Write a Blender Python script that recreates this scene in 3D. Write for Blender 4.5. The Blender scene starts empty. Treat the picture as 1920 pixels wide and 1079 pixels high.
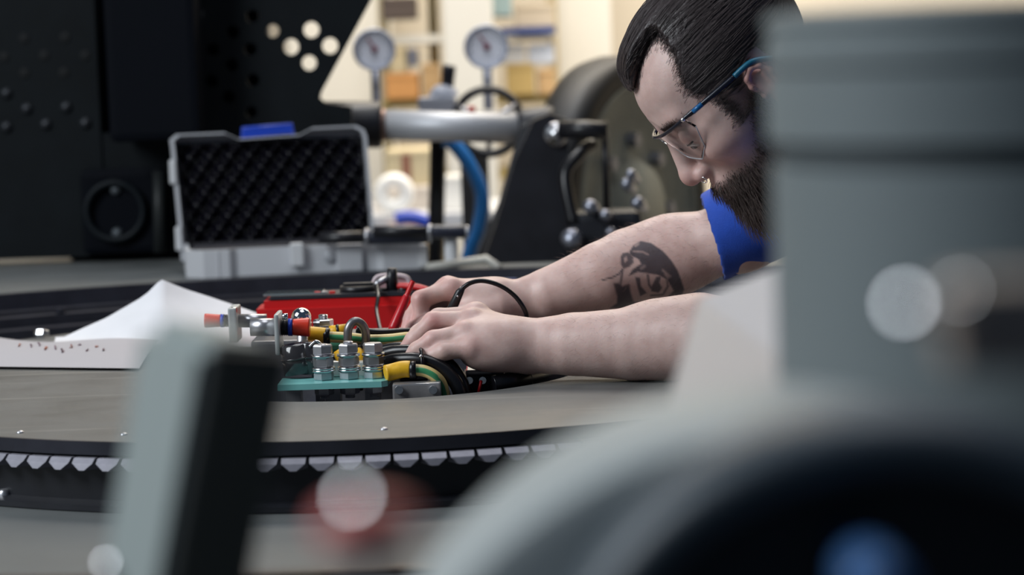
import bpy, bmesh, math, random
import numpy as np
from mathutils import Vector, Matrix, Euler
random.seed(7); rng = np.random.default_rng(7)
S = bpy.context.scene
COL = S.collection
R = math.radians
PI = math.pi

# ---------------------------------------------------------------- camera
FPX = 1920 * 85 / 36.0
CAM = Vector((0, 0, 0.34))
cd = bpy.data.cameras.new('camera'); cam = bpy.data.objects.new('camera', cd); COL.objects.link(cam)
cd.lens = 85; cd.sensor_width = 36; cd.clip_start = 0.02; cd.clip_end = 100
CROT = Euler((R(90 - 5.16), 0, 0)).to_matrix() @ Matrix.Rotation(R(-2.0), 3, 'Z')
cam.matrix_world = Matrix.Translation(CAM) @ CROT.to_4x4()
cd.dof.use_dof = True; cd.dof.focus_distance = 2.58; cd.dof.aperture_fstop = 5.0
S.camera = cam

# ---------------------------------------------------------------- light
S.view_settings.view_transform = 'Standard'; S.view_settings.look = 'None'
S.view_settings.gamma = 1; S.view_settings.use_curve_mapping = False
S.view_settings.exposure = 0.0
w = bpy.data.worlds.new('workshop_air'); S.world = w; w.use_nodes = True
w.node_tree.nodes['Background'].inputs[0].default_value = (0.24, 0.37, 0.58, 1)
w.node_tree.nodes['Background'].inputs[1].default_value = 0.11
def area(name, loc, target, sx, sy, power, color):
    l = bpy.data.lights.new(name, 'AREA'); l.shape = 'RECTANGLE'; l.size = sx; l.size_y = sy; l.energy = power; l.color = color
    o = bpy.data.objects.new(name, l); COL.objects.link(o); o.location = loc
    o.rotation_euler = (Vector(target) - Vector(loc)).to_track_quat('-Z', 'Y').to_euler()
    return o
KEY = Vector((-2.6, 1.35, 2.1))
area('window_daylight', KEY, (0.1, 2.4, 0.1), 1.6, 1.8, 118, (0.90, 0.96, 1.0))
area('hall_lamp_strip', (1.2, 7.4, 4.2), (0.5, 9.4, 0.6), 5, 1.6, 520, (1.0, 0.90, 0.76))
area('gauge_fill', (-0.3, 4.9, 3.0), (-0.2, 6.4, 0.3), 1.6, 0.8, 55, (0.95, 0.97, 1.0))  # added fill light, out of view, to brighten the gauge fronts
area('roof_light_panel', (0.3, 2.6, 3.4), (0.2, 2.7, 0), 1.6, 1.6, 26, (0.96, 0.97, 1.0))
sl = bpy.data.lights.new('low_sun', 'SUN'); sl.energy = 0.0; sl.angle = R(1.0); sl.color = (1, 0.95, 0.88)
so = bpy.data.objects.new('low_sun', sl); COL.objects.link(so)
SUNDIR = Vector((0.35, -0.5, -0.8)).normalized()
so.rotation_euler = SUNDIR.to_track_quat('-Z', 'Y').to_euler()

# ---------------------------------------------------------------- helpers
def ray(px, py):
    d = CROT @ Vector(((px - 960) / FPX, -(py - 539.5) / FPX, -1.0))
    return d
def at(px, py, Y):                      # the point of the place seen at (px, py), Y metres into the hall
    d = ray(px, py); return CAM + d * (Y / d.y)
def onz(px, py, z):                     # the same on a level surface of height z
    d = ray(px, py); return CAM + d * ((z - CAM.z) / d.z)

MATS = {}
def mat(name, col, rough=0.5, metal=0.0, noise=0.0, nscale=40, bump=0.0, bscale=200, coat=0.0, trans=0.0, ior=1.45, emit=None, spec=0.5, rvar=0.0, sheen=0.0):
    if name in MATS: return MATS[name]
    m = bpy.data.materials.new(name); m.use_nodes = True; MATS[name] = m
    nt = m.node_tree; b = nt.nodes['Principled BSDF']
    b.inputs['Base Color'].default_value = (*col, 1); b.inputs['Roughness'].default_value = rough; b.inputs['Metallic'].default_value = metal
    b.inputs['Coat Weight'].default_value = coat; b.inputs['Transmission Weight'].default_value = trans; b.inputs['IOR'].default_value = ior
    b.inputs['Specular IOR Level'].default_value = spec; b.inputs['Sheen Weight'].default_value = sheen
    if emit: b.inputs['Emission Color'].default_value = (*emit[0], 1); b.inputs['Emission Strength'].default_value = emit[1]
    if noise or bump or rvar:
        tc = nt.nodes.new('ShaderNodeTexCoord')
        n = nt.nodes.new('ShaderNodeTexNoise'); n.inputs['Scale'].default_value = nscale; n.inputs['Detail'].default_value = 5
        nt.links.new(tc.outputs['Object'], n.inputs['Vector'])
        if noise:
            mr = nt.nodes.new('ShaderNodeMapRange'); mr.inputs[1].default_value = 0.3; mr.inputs[2].default_value = 0.7
            mr.inputs[3].default_value = 1 - noise; mr.inputs[4].default_value = 1 + noise
            nt.links.new(n.outputs[0], mr.inputs[0])
            mx = nt.nodes.new('ShaderNodeMix'); mx.data_type = 'RGBA'; mx.blend_type = 'MULTIPLY'; mx.inputs[0].default_value = 1
            mx.inputs[6].default_value = (*col, 1); nt.links.new(mr.outputs[0], mx.inputs[7]); nt.links.new(mx.outputs[2], b.inputs['Base Color'])
        if rvar:
            mr2 = nt.nodes.new('ShaderNodeMapRange'); mr2.inputs[1].default_value = 0.3; mr2.inputs[2].default_value = 0.7
            mr2.inputs[3].default_value = max(0.02, rough - rvar); mr2.inputs[4].default_value = rough + rvar
            nt.links.new(n.outputs[0], mr2.inputs[0]); nt.links.new(mr2.outputs[0], b.inputs['Roughness'])
        if bump:
            n2 = nt.nodes.new('ShaderNodeTexNoise'); n2.inputs['Scale'].default_value = bscale; n2.inputs['Detail'].default_value = 4
            nt.links.new(tc.outputs['Object'], n2.inputs['Vector'])
            bp = nt.nodes.new('ShaderNodeBump'); bp.inputs['Strength'].default_value = bump; bp.inputs['Distance'].default_value = 0.002
            nt.links.new(n2.outputs[0], bp.inputs['Height']); nt.links.new(bp.outputs[0], b.inputs['Normal'])
    return m

def meta(o, label=None, cat=None, group=None, kind=None):
    if label: o['label'] = label
    if cat: o['category'] = cat
    if group: o['group'] = group
    if kind: o['kind'] = kind
    return o
def empty(name, loc=(0, 0, 0), label=None, cat=None, group=None):
    o = bpy.data.objects.new(name, None); COL.objects.link(o); o.location = loc
    o.empty_display_size = 0.05
    return meta(o, label, cat, group)

def frame(d, up=Vector((0, 0, 1))):
    d = Vector(d).normalized(); up = Vector(up)
    if abs(d.dot(up)) > 0.98: up = Vector((1, 0, 0))
    x = d.cross(up).normalized(); y = x.cross(d).normalized()
    return x, y, d
def smooth_path(pts, n=8):              # Catmull-Rom through the points
    P = [Vector(p) for p in pts]; out = []
    for i in range(len(P) - 1):
        p0 = P[max(i - 1, 0)]; p1 = P[i]; p2 = P[i + 1]; p3 = P[min(i + 2, len(P) - 1)]
        for k in range(n):
            t = k / n
            out.append(0.5 * ((2 * p1) + (p2 - p0) * t + (2 * p0 - 5 * p1 + 4 * p2 - p3) * t * t + (3 * p1 - p0 - 3 * p2 + p3) * t ** 3))
    out.append(P[-1]); return out

class MB:
    def __init__(s): s.v = []; s.f = []; s.sm = []
    def add(s, vs, fs, smooth=False):
        o = len(s.v); s.v += [tuple(v) for v in vs]
        for f in fs: s.f.append([i + o for i in f]); s.sm.append(smooth)
        return s
    def box(s, c, size, rot=None, bevel=0.0):
        hx, hy, hz = size[0] / 2, size[1] / 2, size[2] / 2; c = Vector(c)
        M = rot if rot is not None else Matrix.Identity(3)
        if bevel > 0:
            b = min(bevel, hx * .9, hy * .9, hz * .9); bm = bmesh.new(); bmesh.ops.create_cube(bm, size=2)
            for v in bm.verts: v.co = Vector((v.co.x * hx, v.co.y * hy, v.co.z * hz))
            bmesh.ops.bevel(bm, geom=bm.edges[:] , offset=b, segments=2, affect='EDGES', profile=0.6)
            bm.verts.index_update()
            s.add([c + M @ v.co for v in bm.verts], [[v.index for v in f.verts] for f in bm.faces]); bm.free(); return s
        vs = [c + M @ Vector((x * hx, y * hy, z * hz)) for x in (-1, 1) for y in (-1, 1) for z in (-1, 1)]
        return s.add(vs, [(0, 1, 3, 2), (4, 6, 7, 5), (0, 4, 5, 1), (2, 3, 7, 6), (0, 2, 6, 4), (1, 5, 7, 3)])
    def tube(s, pts, r, n=10, caps=True, flat=1.0, up=Vector((0, 0, 1)), smooth=True):
        P = [Vector(p) for p in pts]; rs = r if isinstance(r, (list, tuple)) else [r] * len(P)
        vs = []; fs = []; prev = None
        for i, p in enumerate(P):
            d = (P[min(i + 1, len(P) - 1)] - P[max(i - 1, 0)])
            if d.length < 1e-9: d = Vector((0, 0, 1))
            d.normalize()
            if prev is None: x, y, _ = frame(d, up)
            else:
                x = prev - d * prev.dot(d)
                x = x.normalized() if x.length > 1e-6 else frame(d, up)[0]
                y = x.cross(d).normalized()
            prev = x
            for k in range(n):
                a = 2 * PI * k / n; vs.append(p + x * math.cos(a) * rs[i] + y * math.sin(a) * rs[i] * flat)
        for i in range(len(P) - 1):
            for k in range(n):
                k2 = (k + 1) % n; fs.append((i * n + k, (i + 1) * n + k, (i + 1) * n + k2, i * n + k2))
        s.add(vs, fs, smooth)
        if caps:
            o = len(s.v) - len(vs)
            s.f.append([o + k for k in range(n)]); s.sm.append(False)
            s.f.append([o + (len(P) - 1) * n + k for k in reversed(range(n))]); s.sm.append(False)
        return s
    def cyl(s, a, b, r, n=16, r2=None, smooth=True): return s.tube([a, b], [r, r if r2 is None else r2], n, smooth=smooth)
    def lathe(s, prof, c=(0, 0, 0), axis=(0, 0, 1), n=48, a0=0, a1=2 * PI, smooth=True, up=Vector((0, 0, 1))):   # prof: (radius, height along the axis)
        x, y, d = frame(axis, up); c = Vector(c); full = abs(a1 - a0 - 2 * PI) < 1e-6; m = n if full else n + 1
        vs = []; fs = []
        for (r, h) in prof:
            for k in range(m):
                a = a0 + (a1 - a0) * k / n; vs.append(c + d * h + (x * math.cos(a) + y * math.sin(a)) * max(r, 1e-5))
        for i in range(len(prof) - 1):
            for k in range(n):
                k2 = (k + 1) % m; fs.append((i * m + k, i * m + k2, (i + 1) * m + k2, (i + 1) * m + k))
        return s.add(vs, fs, smooth)
    def prism(s, poly, a, ex):          # polygon of 3-D points pushed along the vector ex
        P = [Vector(p) for p in poly]; n = len(P); ex = Vector(ex)
        vs = P + [p + ex for p in P]
        fs = [list(range(n))[::-1], list(range(n, 2 * n))] + [(i, (i + 1) % n, n + (i + 1) % n, n + i) for i in range(n)]
        return s.add(vs, fs)
    def grid(s, fn, nu, nv, smooth=True):
        vs = [fn(i / nu, j / nv) for i in range(nu + 1) for j in range(nv + 1)]
        fs = [(i * (nv + 1) + j, (i + 1) * (nv + 1) + j, (i + 1) * (nv + 1) + j + 1, i * (nv + 1) + j + 1) for i in range(nu) for j in range(nv)]
        return s.add(vs, fs, smooth)
    def ball(s, c, r, nu=16, nv=10, scale=(1, 1, 1), rot=None):
        c = Vector(c); M = rot if rot is not None else Matrix.Identity(3)
        def f(u, v):
            t = 2 * PI * u; p = PI * v
            return c + M @ Vector((math.sin(p) * math.cos(t) * r * scale[0], math.sin(p) * math.sin(t) * r * scale[1], math.cos(p) * r * scale[2]))
        return s.grid(f, nu, nv)
    def data(s, name, material=None, weld=True):
        me = bpy.data.meshes.new(name); me.from_pydata(s.v, [], s.f)
        me.polygons.foreach_set('use_smooth', s.sm)
        bm = bmesh.new(); bm.from_mesh(me)
        if weld: bmesh.ops.remove_doubles(bm, verts=bm.verts, dist=1e-6)
        bmesh.ops.recalc_face_normals(bm, faces=bm.faces); bm.to_mesh(me); bm.free()
        if material: me.materials.append(material)
        return me
    def build(s, name, material, parent=None, label=None, cat=None, group=None, kind=None, autosmooth=None):
        o = bpy.data.objects.new(name, s.data(name, material)); COL.objects.link(o)
        if autosmooth is not None:
            me = o.data; me.polygons.foreach_set('use_smooth', [True] * len(me.polygons))
            try: me.set_sharp_from_angle(angle=R(autosmooth))
            except Exception: pass
        if parent is not None: put(o, parent)
        return meta(o, label, cat, group, kind)
def world(o):
    if o.parent is None: return o.matrix_basis.copy()
    return world(o.parent) @ o.matrix_parent_inverse @ o.matrix_basis
def put(o, parent):                     # parent without moving
    o.parent = parent; o.matrix_parent_inverse = world(parent).inverted()
    return o
def plate_with_holes(name, outline, holes, O, U, V, thick, material, parent=None):
    """flat plate, outline in (u, v) metres, holes (u, v, r); real through holes"""
    cu = bpy.data.curves.new(name, 'CURVE'); cu.dimensions = '2D'; cu.fill_mode = 'BOTH'; cu.extrude = thick / 2
    def spl(pts):
        sp = cu.splines.new('POLY'); sp.points.add(len(pts) - 1); sp.use_cyclic_u = True
        for i, p in enumerate(pts): sp.points[i].co = (p[0], p[1], 0, 1)
    spl(outline)
    for (u, v, r) in holes: spl([(u + r * math.cos(2 * PI * k / 20), v + r * math.sin(2 * PI * k / 20)) for k in range(20)])
    t = bpy.data.objects.new(name, cu); COL.objects.link(t)
    me = bpy.data.meshes.new_from_object(t.evaluated_get(bpy.context.evaluated_depsgraph_get()))
    bpy.data.objects.remove(t); bpy.data.curves.remove(cu)
    U = Vector(U).normalized(); V = Vector(V).normalized(); N = U.cross(V)
    M = Matrix((U, V, N)).transposed().to_4x4(); M.translation = O
    me.transform(M); me.materials.clear(); me.materials.append(material)
    o = bpy.data.objects.new(name, me); COL.objects.link(o)
    if parent is not None: put(o, parent)
    return o
def copy_tree(o, parent=None, delta=None):
    c = o.copy(); COL.objects.link(c)
    if parent is not None: c.parent = parent
    for ch in list(o.children): copy_tree(ch, c)
    return c
# ================================================================ materials
M_deck = mat('grey_green_armour_paint', (0.098, 0.106, 0.107), 0.55, noise=0.10, nscale=9, bump=0.15, bscale=350)
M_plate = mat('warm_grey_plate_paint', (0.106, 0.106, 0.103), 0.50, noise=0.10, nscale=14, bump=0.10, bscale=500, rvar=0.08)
M_dark = mat('black_steel', (0.013, 0.014, 0.019), 0.42, 0.0, noise=0.25, nscale=20)
M_darkring = mat('burnished_black_ring_steel', (0.030, 0.031, 0.042), 0.38, 0.35, noise=0.2, nscale=25)
M_tooth = mat('worn_gear_steel', (0.25, 0.245, 0.285), 0.4, 0.3, noise=0.15, nscale=60)
M_olive = mat('dark_olive_armour', (0.0045, 0.0066, 0.0085), 0.6, noise=0.2, nscale=12, spec=0.15)
M_olive2 = mat('black_green_armour', (0.0022, 0.0032, 0.0060), 0.7, spec=0.1)
M_fgrey = mat('grey_green_casting_paint', (0.165, 0.195, 0.205), 0.5, noise=0.06, nscale=8, bump=0.1, bscale=300)
M_fdark = mat('blue_black_rubber', (0.010, 0.013, 0.018), 0.5)
M_steel = mat('bright_steel', (0.60, 0.60, 0.62), 0.22, 1.0, noise=0.08, nscale=80)
M_chrome = mat('polished_chrome', (0.85, 0.85, 0.87), 0.10, 1.0)
M_zinc = mat('dull_zinc_steel', (0.50, 0.50, 0.53), 0.34, 0.9, noise=0.12, nscale=90)
M_blackpl = mat('black_plastic', (0.012, 0.012, 0.015), 0.35)
M_rubber = mat('black_cable_rubber', (0.006, 0.006, 0.008), 0.30)
M_red = mat('red_plastic', (0.55, 0.012, 0.014), 0.38)
M_redcap = mat('orange_red_cap_plastic', (0.68, 0.045, 0.02), 0.35)
M_blue = mat('blue_plastic', (0.012, 0.05, 0.42), 0.35)
M_yellow = mat('yellow_heat_shrink', (0.72, 0.40, 0.015), 0.42, noise=0.1, nscale=150)
M_white = mat('white_plastic', (0.62, 0.63, 0.65), 0.4)
M_cream = mat('cream_wall_paint', (0.66, 0.60, 0.50), 0.8, noise=0.04, nscale=2)
M_offwhite = mat('off_white_paint', (0.74, 0.72, 0.66), 0.7)
M_concrete = mat('workshop_concrete', (0.22, 0.21, 0.20), 0.7, noise=0.15, nscale=4)
M_carton = mat('brown_cardboard', (0.52, 0.34, 0.17), 0.8, noise=0.08, nscale=10)
M_beige = mat('beige_cardboard', (0.56, 0.47, 0.30), 0.8)
M_orange = mat('orange_board', (0.62, 0.30, 0.10), 0.7)
M_olivebox = mat('mustard_board', (0.42, 0.33, 0.13), 0.7)

def pale_streaks(m):                            # pale streaks mixed into the plate's base colour
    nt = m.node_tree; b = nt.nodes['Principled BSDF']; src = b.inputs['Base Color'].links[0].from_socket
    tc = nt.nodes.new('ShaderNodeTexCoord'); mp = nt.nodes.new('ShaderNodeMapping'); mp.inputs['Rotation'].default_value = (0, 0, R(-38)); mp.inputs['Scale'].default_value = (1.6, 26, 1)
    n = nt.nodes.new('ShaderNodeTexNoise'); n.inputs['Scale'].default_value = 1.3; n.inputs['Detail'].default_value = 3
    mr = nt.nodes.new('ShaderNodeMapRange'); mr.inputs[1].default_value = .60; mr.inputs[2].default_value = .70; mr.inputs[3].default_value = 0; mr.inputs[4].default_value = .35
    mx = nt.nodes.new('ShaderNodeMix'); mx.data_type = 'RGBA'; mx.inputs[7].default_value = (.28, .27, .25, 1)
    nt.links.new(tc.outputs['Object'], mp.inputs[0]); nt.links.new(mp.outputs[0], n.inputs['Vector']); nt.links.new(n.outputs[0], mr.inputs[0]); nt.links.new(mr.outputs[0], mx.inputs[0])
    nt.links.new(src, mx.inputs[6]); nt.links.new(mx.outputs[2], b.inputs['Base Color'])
pale_streaks(M_plate)

# ================================================================ the hall
HC = Vector((-0.17, 2.87, 0))           # middle of the turret ring
FLOOR = -0.95
MB().box((0, 5, FLOOR - 0.05), (16, 14, 0.1)).build('floor', M_concrete, kind='structure', label='grey concrete workshop floor', cat='floor')
for sx, nm in ((-7.6, 'wall_left'), (7.6, 'wall_right')):
    MB().box((sx, 6.6, 1.6), (0.2, 7.2, 5.3)).build(nm, M_cream, kind='structure', label='cream painted hall side wall', cat='wall')
MB().box((0, 10.3, 1.6), (16, 0.2, 5.3)).build('wall_back', M_cream, kind='structure', label='cream painted far hall wall', cat='wall')
for i, (px, wpx, Yp) in enumerate(((880, 92, 8.5), (1092, 105, 9.6))):
    p = at(px, 100, Yp); b = MB(); b.box((p.x, Yp, 1.5), (wpx / (FPX / Yp), 0.3, 4.9), bevel=0.01)
    b.build('pillar', M_offwhite, kind='structure', label=['off-white hall pillar behind the right-hand dial gauge', 'off-white hall pillar behind the tyre'][i], cat='pillar')
b = MB().box((at(640, 100, 9.9).x, 9.9, 1.5), (0.42, 0.24, 4.9), bevel=0.01)
b.build('pillar', M_offwhite, kind='structure', label='off-white hall pillar behind the perforated plate', cat='pillar')

# ================================================================ vehicle hull with the turret ring
hull = empty('vehicle_hull', (HC.x, HC.y, FLOOR), 'grey-green armoured vehicle hull with a big round opening in its deck', 'vehicle')
def annulus_deck():
    bm = bmesh.new(); n = 160
    X0, X1, Y0, Y1 = -2.2, 1.10, 0.28, 4.24
    inner = []; outer = []
    for k in range(n):
        a = 2 * PI * k / n; c, s = math.cos(a), math.sin(a)
        inner.append((HC.x + 1.25 * c, HC.y + 1.25 * s))
        t = 1e9
        if c > 1e-9: t = min(t, (X1 - HC.x) / c)
        if c < -1e-9: t = min(t, (X0 - HC.x) / c)
        if s > 1e-9: t = min(t, (Y1 - HC.y) / s)
        if s < -1e-9: t = min(t, (Y0 - HC.y) / s)
        outer.append((HC.x + t * c, HC.y + t * s))
    return inner, outer
inner, outer = annulus_deck(); n = len(inner)
b = MB()
for z in (0.0, -0.03):
    b.add([(x, y, z) for x, y in inner] + [(x, y, z) for x, y in outer], [(k, (k + 1) % n, n + (k + 1) % n, n + k) for k in range(n)])
b.add([(x, y, 0) for x, y in outer] + [(x, y, -0.03) for x, y in outer], [(k, (k + 1) % n, n + (k + 1) % n, n + k) for k in range(n)])
b.build('deck', M_deck, hull)
# ring wall of the opening: a stepped dark bearing race
prof = [(1.252, 0.004), (1.235, 0.004), (1.232, -0.022), (1.215, -0.024), (1.215, -0.030), (1.195, -0.032), (1.195, -0.048), (1.17, -0.050), (1.17, -0.068), (1.26, -0.07), (1.26, 0.0)]
MB().lathe(prof, HC, n=160).build('bearing_race', M_darkring, hull, autosmooth=30)
MB().lathe([(0.60, -0.0665), (1.20, -0.0665), (1.20, -0.09), (0.60, -0.09)], HC, n=120).build('trench_floor', M_deck, hull, autosmooth=30)
for k in range(64):                     # bolts around the race
    a = 2 * PI * k / 64
    if math.sin(a) > 0.35:
        p = HC + Vector((1.205 * math.cos(a), 1.205 * math.sin(a), -0.030))
        o = bpy.data.objects.new('race_bolt', globals().setdefault('rb_me', MB().cyl((0, 0, 0), (0, 0, 0.007), 0.008, 6, smooth=False).data('race_bolt', M_darkring)))
        COL.objects.link(o); o.location = p; put(o, hull)
sides = MB()
sides.box((-0.55, 0.31, -0.49), (3.24, 0.04, 0.92)); sides.build('hull_front_plate', M_deck, hull)
MB().box((-0.55, 4.20, -0.49), (3.24, 0.04, 0.92)).build('hull_rear_plate', M_deck, hull)
MB().box((-1.27, 4.60, -0.015), (1.86, 0.70, 0.03)).build('rear_deck', M_deck, hull)
MB().box((-1.27, 4.92, -0.49), (1.8, 0.04, 0.92)).build('hull_rear_plate', M_deck, hull)
MB().box((-2.17, 2.25, -0.49), (0.04, 3.8, 0.92)).build('hull_side_plate', M_deck, hull)
MB().box((1.08, 2.25, -0.49), (0.04, 3.8, 0.92)).build('hull_side_plate', M_deck, hull)

# ================================================================ the round plate with its gear rim
PC = Vector((-0.17, 2.86, 0)); PR = 0.62
OC = Vector((-0.165, 2.755, 0)); ORR = 0.245
tt = empty('turntable', (PC.x, PC.y, -0.066), 'round warm-grey metal plate with a toothed black rim under the forearms', 'turntable')
def ring_plate(name, c0, r0, c1, r1, z0, z1, m, parent, n=180):
    b = MB(); A = []; B = []
    for k in range(n):
        a = 2 * PI * k / n; d = Vector((math.cos(a), math.sin(a), 0)); A.append(c0 + d * r0)
        B.append(c1 + d * r1)
    vs = []
    for z in (z0, z1): vs += [p + Vector((0, 0, z)) for p in A] + [p + Vector((0, 0, z)) for p in B]
    fs = []
    for k in range(n):
        j = (k + 1) % n
        fs += [(k, j, n + j, n + k), (2 * n + k, 3 * n + k, 3 * n + j, 2 * n + j), (k, 2 * n + k, 2 * n + j, j), (n + k, n + j, 3 * n + j, 3 * n + k)]
    return b.add(vs, fs).build(name, m, parent, autosmooth=30)
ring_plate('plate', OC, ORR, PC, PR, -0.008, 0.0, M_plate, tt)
MB().lathe([(PR + 0.004, 0.0005), (PR + 0.004, -0.0125), (PR - 0.03, -0.0125), (PR - 0.03, -0.009), (PR, -0.0085), (PR, 0.0005), (PR + 0.004, 0.0005)], PC, n=200).build('edge_band', M_darkring, tt, autosmooth=30)
gr = MB().lathe([(PR - 0.015, -0.013), (PR - 0.008, -0.018), (PR - 0.008, -0.058), (PR + 0.012, -0.060), (PR + 0.012, -0.0655), (PR - 0.05, -0.0655), (PR - 0.05, -0.013), (PR - 0.015, -0.013)], PC, n=200).build('gear_ring', M_dark, tt, autosmooth=30)
NT = 150                                # teeth under the rim
tm = MB().add([(-0.0115, 0, -0.008), (0.0115, 0, -0.008), (0.0115, 0, 0.004), (-0.0115, 0, 0.004), (-0.0030, 0.024, -0.0075), (0.0030, 0.024, -0.0075), (0.0112, 0.022, -0.001), (-0.0112, 0.022, -0.001), (0.0116, 0.017, 0.0035), (-0.0116, 0.017, 0.0035)],
              [(0, 1, 2, 3), (4, 7, 6, 5), (0, 4, 5, 1), (1, 5, 6, 8, 2), (2, 8, 9, 3), (8, 6, 7, 9), (3, 9, 7, 4, 0)]).data('gear_tooth', M_tooth)
for k in range(NT):
    a = 2 * PI * k / NT
    o = bpy.data.objects.new('gear_tooth', tm); COL.objects.link(o)
    o.location = PC + Vector((math.cos(a) * (PR - 0.010), math.sin(a) * (PR - 0.010), -0.0185)); o.rotation_euler = (0, 0, a - PI / 2)
    put(o, gr)
for px, py in ((38, 812), (232, 816), (720, 806)):       # small rivets along the near edge of the plate
    p = onz(px, py, 0.0)
    o = MB().ball((0, 0, 0), 0.004, 12, 8, (1, 1, 0.6)).build('rivet', M_zinc, None); o.location = p; put(o, tt)
for px, py in ((8, 930), (490, 924), (820, 905)):          # bolts on the foot of the gear ring
    p = onz(px, py, -0.0595); o = MB().lathe([(.0001, .007), (.004, .0065), (.006, .004), (.0065, 0)], (0, 0, 0), n=12).build('flange_bolt', M_zinc, None); o.location = p; put(o, gr)
# collar and floor of the opening
MB().lathe([(ORR + 0.002, -0.008), (ORR + 0.002, -0.06), (ORR - 0.022, -0.06), (ORR - 0.022, -0.052), (ORR - 0.004, -0.050), (ORR - 0.004, -0.008), (ORR + 0.002, -0.008)], OC, n=140).build('collar', M_darkring, tt, autosmooth=30)
MB().lathe([(0.0001, -0.058), (ORR - 0.01, -0.058), (ORR - 0.01, -0.066), (0.0001, -0.066)], OC, n=80).build('well_floor', M_darkring, tt, autosmooth=30)

# ================================================================ dark vehicle superstructure behind on the left
sup = empty('vehicle_superstructure', (-0.75, 4.7, 0), 'near-black vehicle superstructure with perforated plates behind the open case', 'vehicle body')
YW = 4.62; U = (1, 0, 0); V = (0, 0, 1)
def uv(px, py, Y=YW): p = at(px, py, Y); return (p.x, p.z)
O0 = Vector((0, YW, 0))
hl = [(512, 58, 12), (584, 56, 15), (546, 88, 15), (619, 86, 15), (580, 118, 14), (437, 60, 12), (400, 93, 12), (435, 122, 12), (398, 152, 12), (475, 150, 12), (430, 182, 12), (470, 92, 12), (472, 210, 11), (474, 30, 12)]
ol = [uv(x, y) for x, y in ((378, -90), (745, -90), (603, 172), (600, 184), (612, 194), (660, 200), (660, 468), (378, 474))]
o = plate_with_holes('perforated_plate', ol, [(*uv(x, y), r / (FPX / YW)) for x, y, r in hl], O0, U, V, 0.012, M_olive, sup)
b = MB(); a0, a1 = at(140, -200, YW + .3), at(507, 470, YW + .08)
b.box(((a0.x + a1.x) / 2, YW + .15, 0.002 + a0.z / 2), (abs(a1.x - a0.x), 0.2, a0.z)); b.build('inner_bulkhead', M_olive2, sup)
a0, a1 = at(185, -120, YW - .15), at(376, 262, YW - .15)
MB().box(((a0.x + a1.x) / 2, YW - .085, (a0.z + a1.z) / 2), (a1.x - a0.x, 0.13, a0.z - a1.z), bevel=0.015).build('hanging_block', M_olive2, sup)
a0, a1 = at(-240, -120, YW), at(200, 480, YW)
MB().box(((a0.x + a1.x) / 2, YW + .03, (a0.z + a1.z) / 2), (a1.x - a0.x, 0.06, a0.z - a1.z)).build('side_panel', M_olive, sup)
a0, a1 = at(190, 250, YW), at(390, 472, YW)
MB().box(((a0.x + a1.x) / 2, YW + .03, (a0.z + a1.z) / 2), (a1.x - a0.x, 0.05, a0.z - a1.z)).build('lower_panel', M_olive, sup)
def disc(name, px, py, r, Y, m, depth=0.01, dome=False):
    p = at(px, py, Y); k = r / (FPX / Y)
    b = MB().lathe([(0.0001, depth), (k * .6, depth * .9), (k * .92, depth * .5), (k, 0)] if dome else [(0.0001, depth), (k * .93, depth), (k, depth * .8), (k, 0)], p, (0, -1, 0), 16)
    return b.build(name, m, sup)
M_socket = mat('black_recess', (0.002, 0.003, 0.004), 0.8)
M_rivet = mat('dull_dark_rivet', (0.025, 0.028, 0.034), 0.4, 0.3)
for x, y in ((45, 72), (122, 70), (8, 107), (83, 104), (160, 104), (46, 137), (120, 136)): disc('blind_hole', x, y, 10, YW, M_socket, 0.002)
for x, y in ((12, 175), (50, 204), (124, 201), (12, 238), (86, 233), (160, 231)): disc('rivet', x, y, 11, YW, M_rivet, 0.010, True)
# round hatch with two bolts, pipe
a0, a1 = at(152, 318, YW), at(318, 472, YW)
MB().box(((a0.x + a1.x) / 2, YW - .01, (a0.z + a1.z) / 2), (a1.x - a0.x, 0.03, a0.z - a1.z), bevel=0.014).build('hatch_frame', M_olive2, sup)
p = at(216, 396, YW - .03); b = MB()
b.lathe([(0.048, 0), (0.048, 0.012), (0.056, 0.014), (0.060, 0.010), (0.060, 0)], p, (0, -1, 0), 40).build('hatch_ring', mat('hatch_dark', (0.006, 0.009, 0.012), 0.5, spec=.2), sup)
for x, y in ((217, 356), (220, 437)): disc('hatch_bolt', x, y, 10, YW - .025, mat('hatch_bolt_grey', (0.10, 0.115, 0.13), 0.4, 0.2), 0.012, True)
p0, p1 = at(297, 320, YW - .05), at(299, 474, YW - .05)
MB().cyl(p0, p1, 0.011, 16).build('drain_pipe', mat('dark_pipe_grey', (0.02, 0.023, 0.024), 0.45, spec=.3), sup)
a0, a1 = at(376, 20, YW - .03), at(370, 240, YW - .03)
MB().cyl(a0, a1, 0.005, 8).build('edge_rod', mat('dark_rod_grey', (0.03, 0.033, 0.036), 0.5), sup)
# ================================================================ things behind the ring
def seg_ring(b, c, Rr, r, n=40, m=10, axis=(0, 0, 1), flat=1.0, a0=0, a1=2 * PI):
    x, y, d = frame(axis); c = Vector(c)
    pts = [c + (x * math.cos(a0 + (a1 - a0) * k / n) + y * math.sin(a0 + (a1 - a0) * k / n)) * Rr for k in range(n + 1)]
    return b.tube(pts, r, m, caps=abs(a1 - a0) < 2 * PI - 1e-3, up=d)

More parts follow.
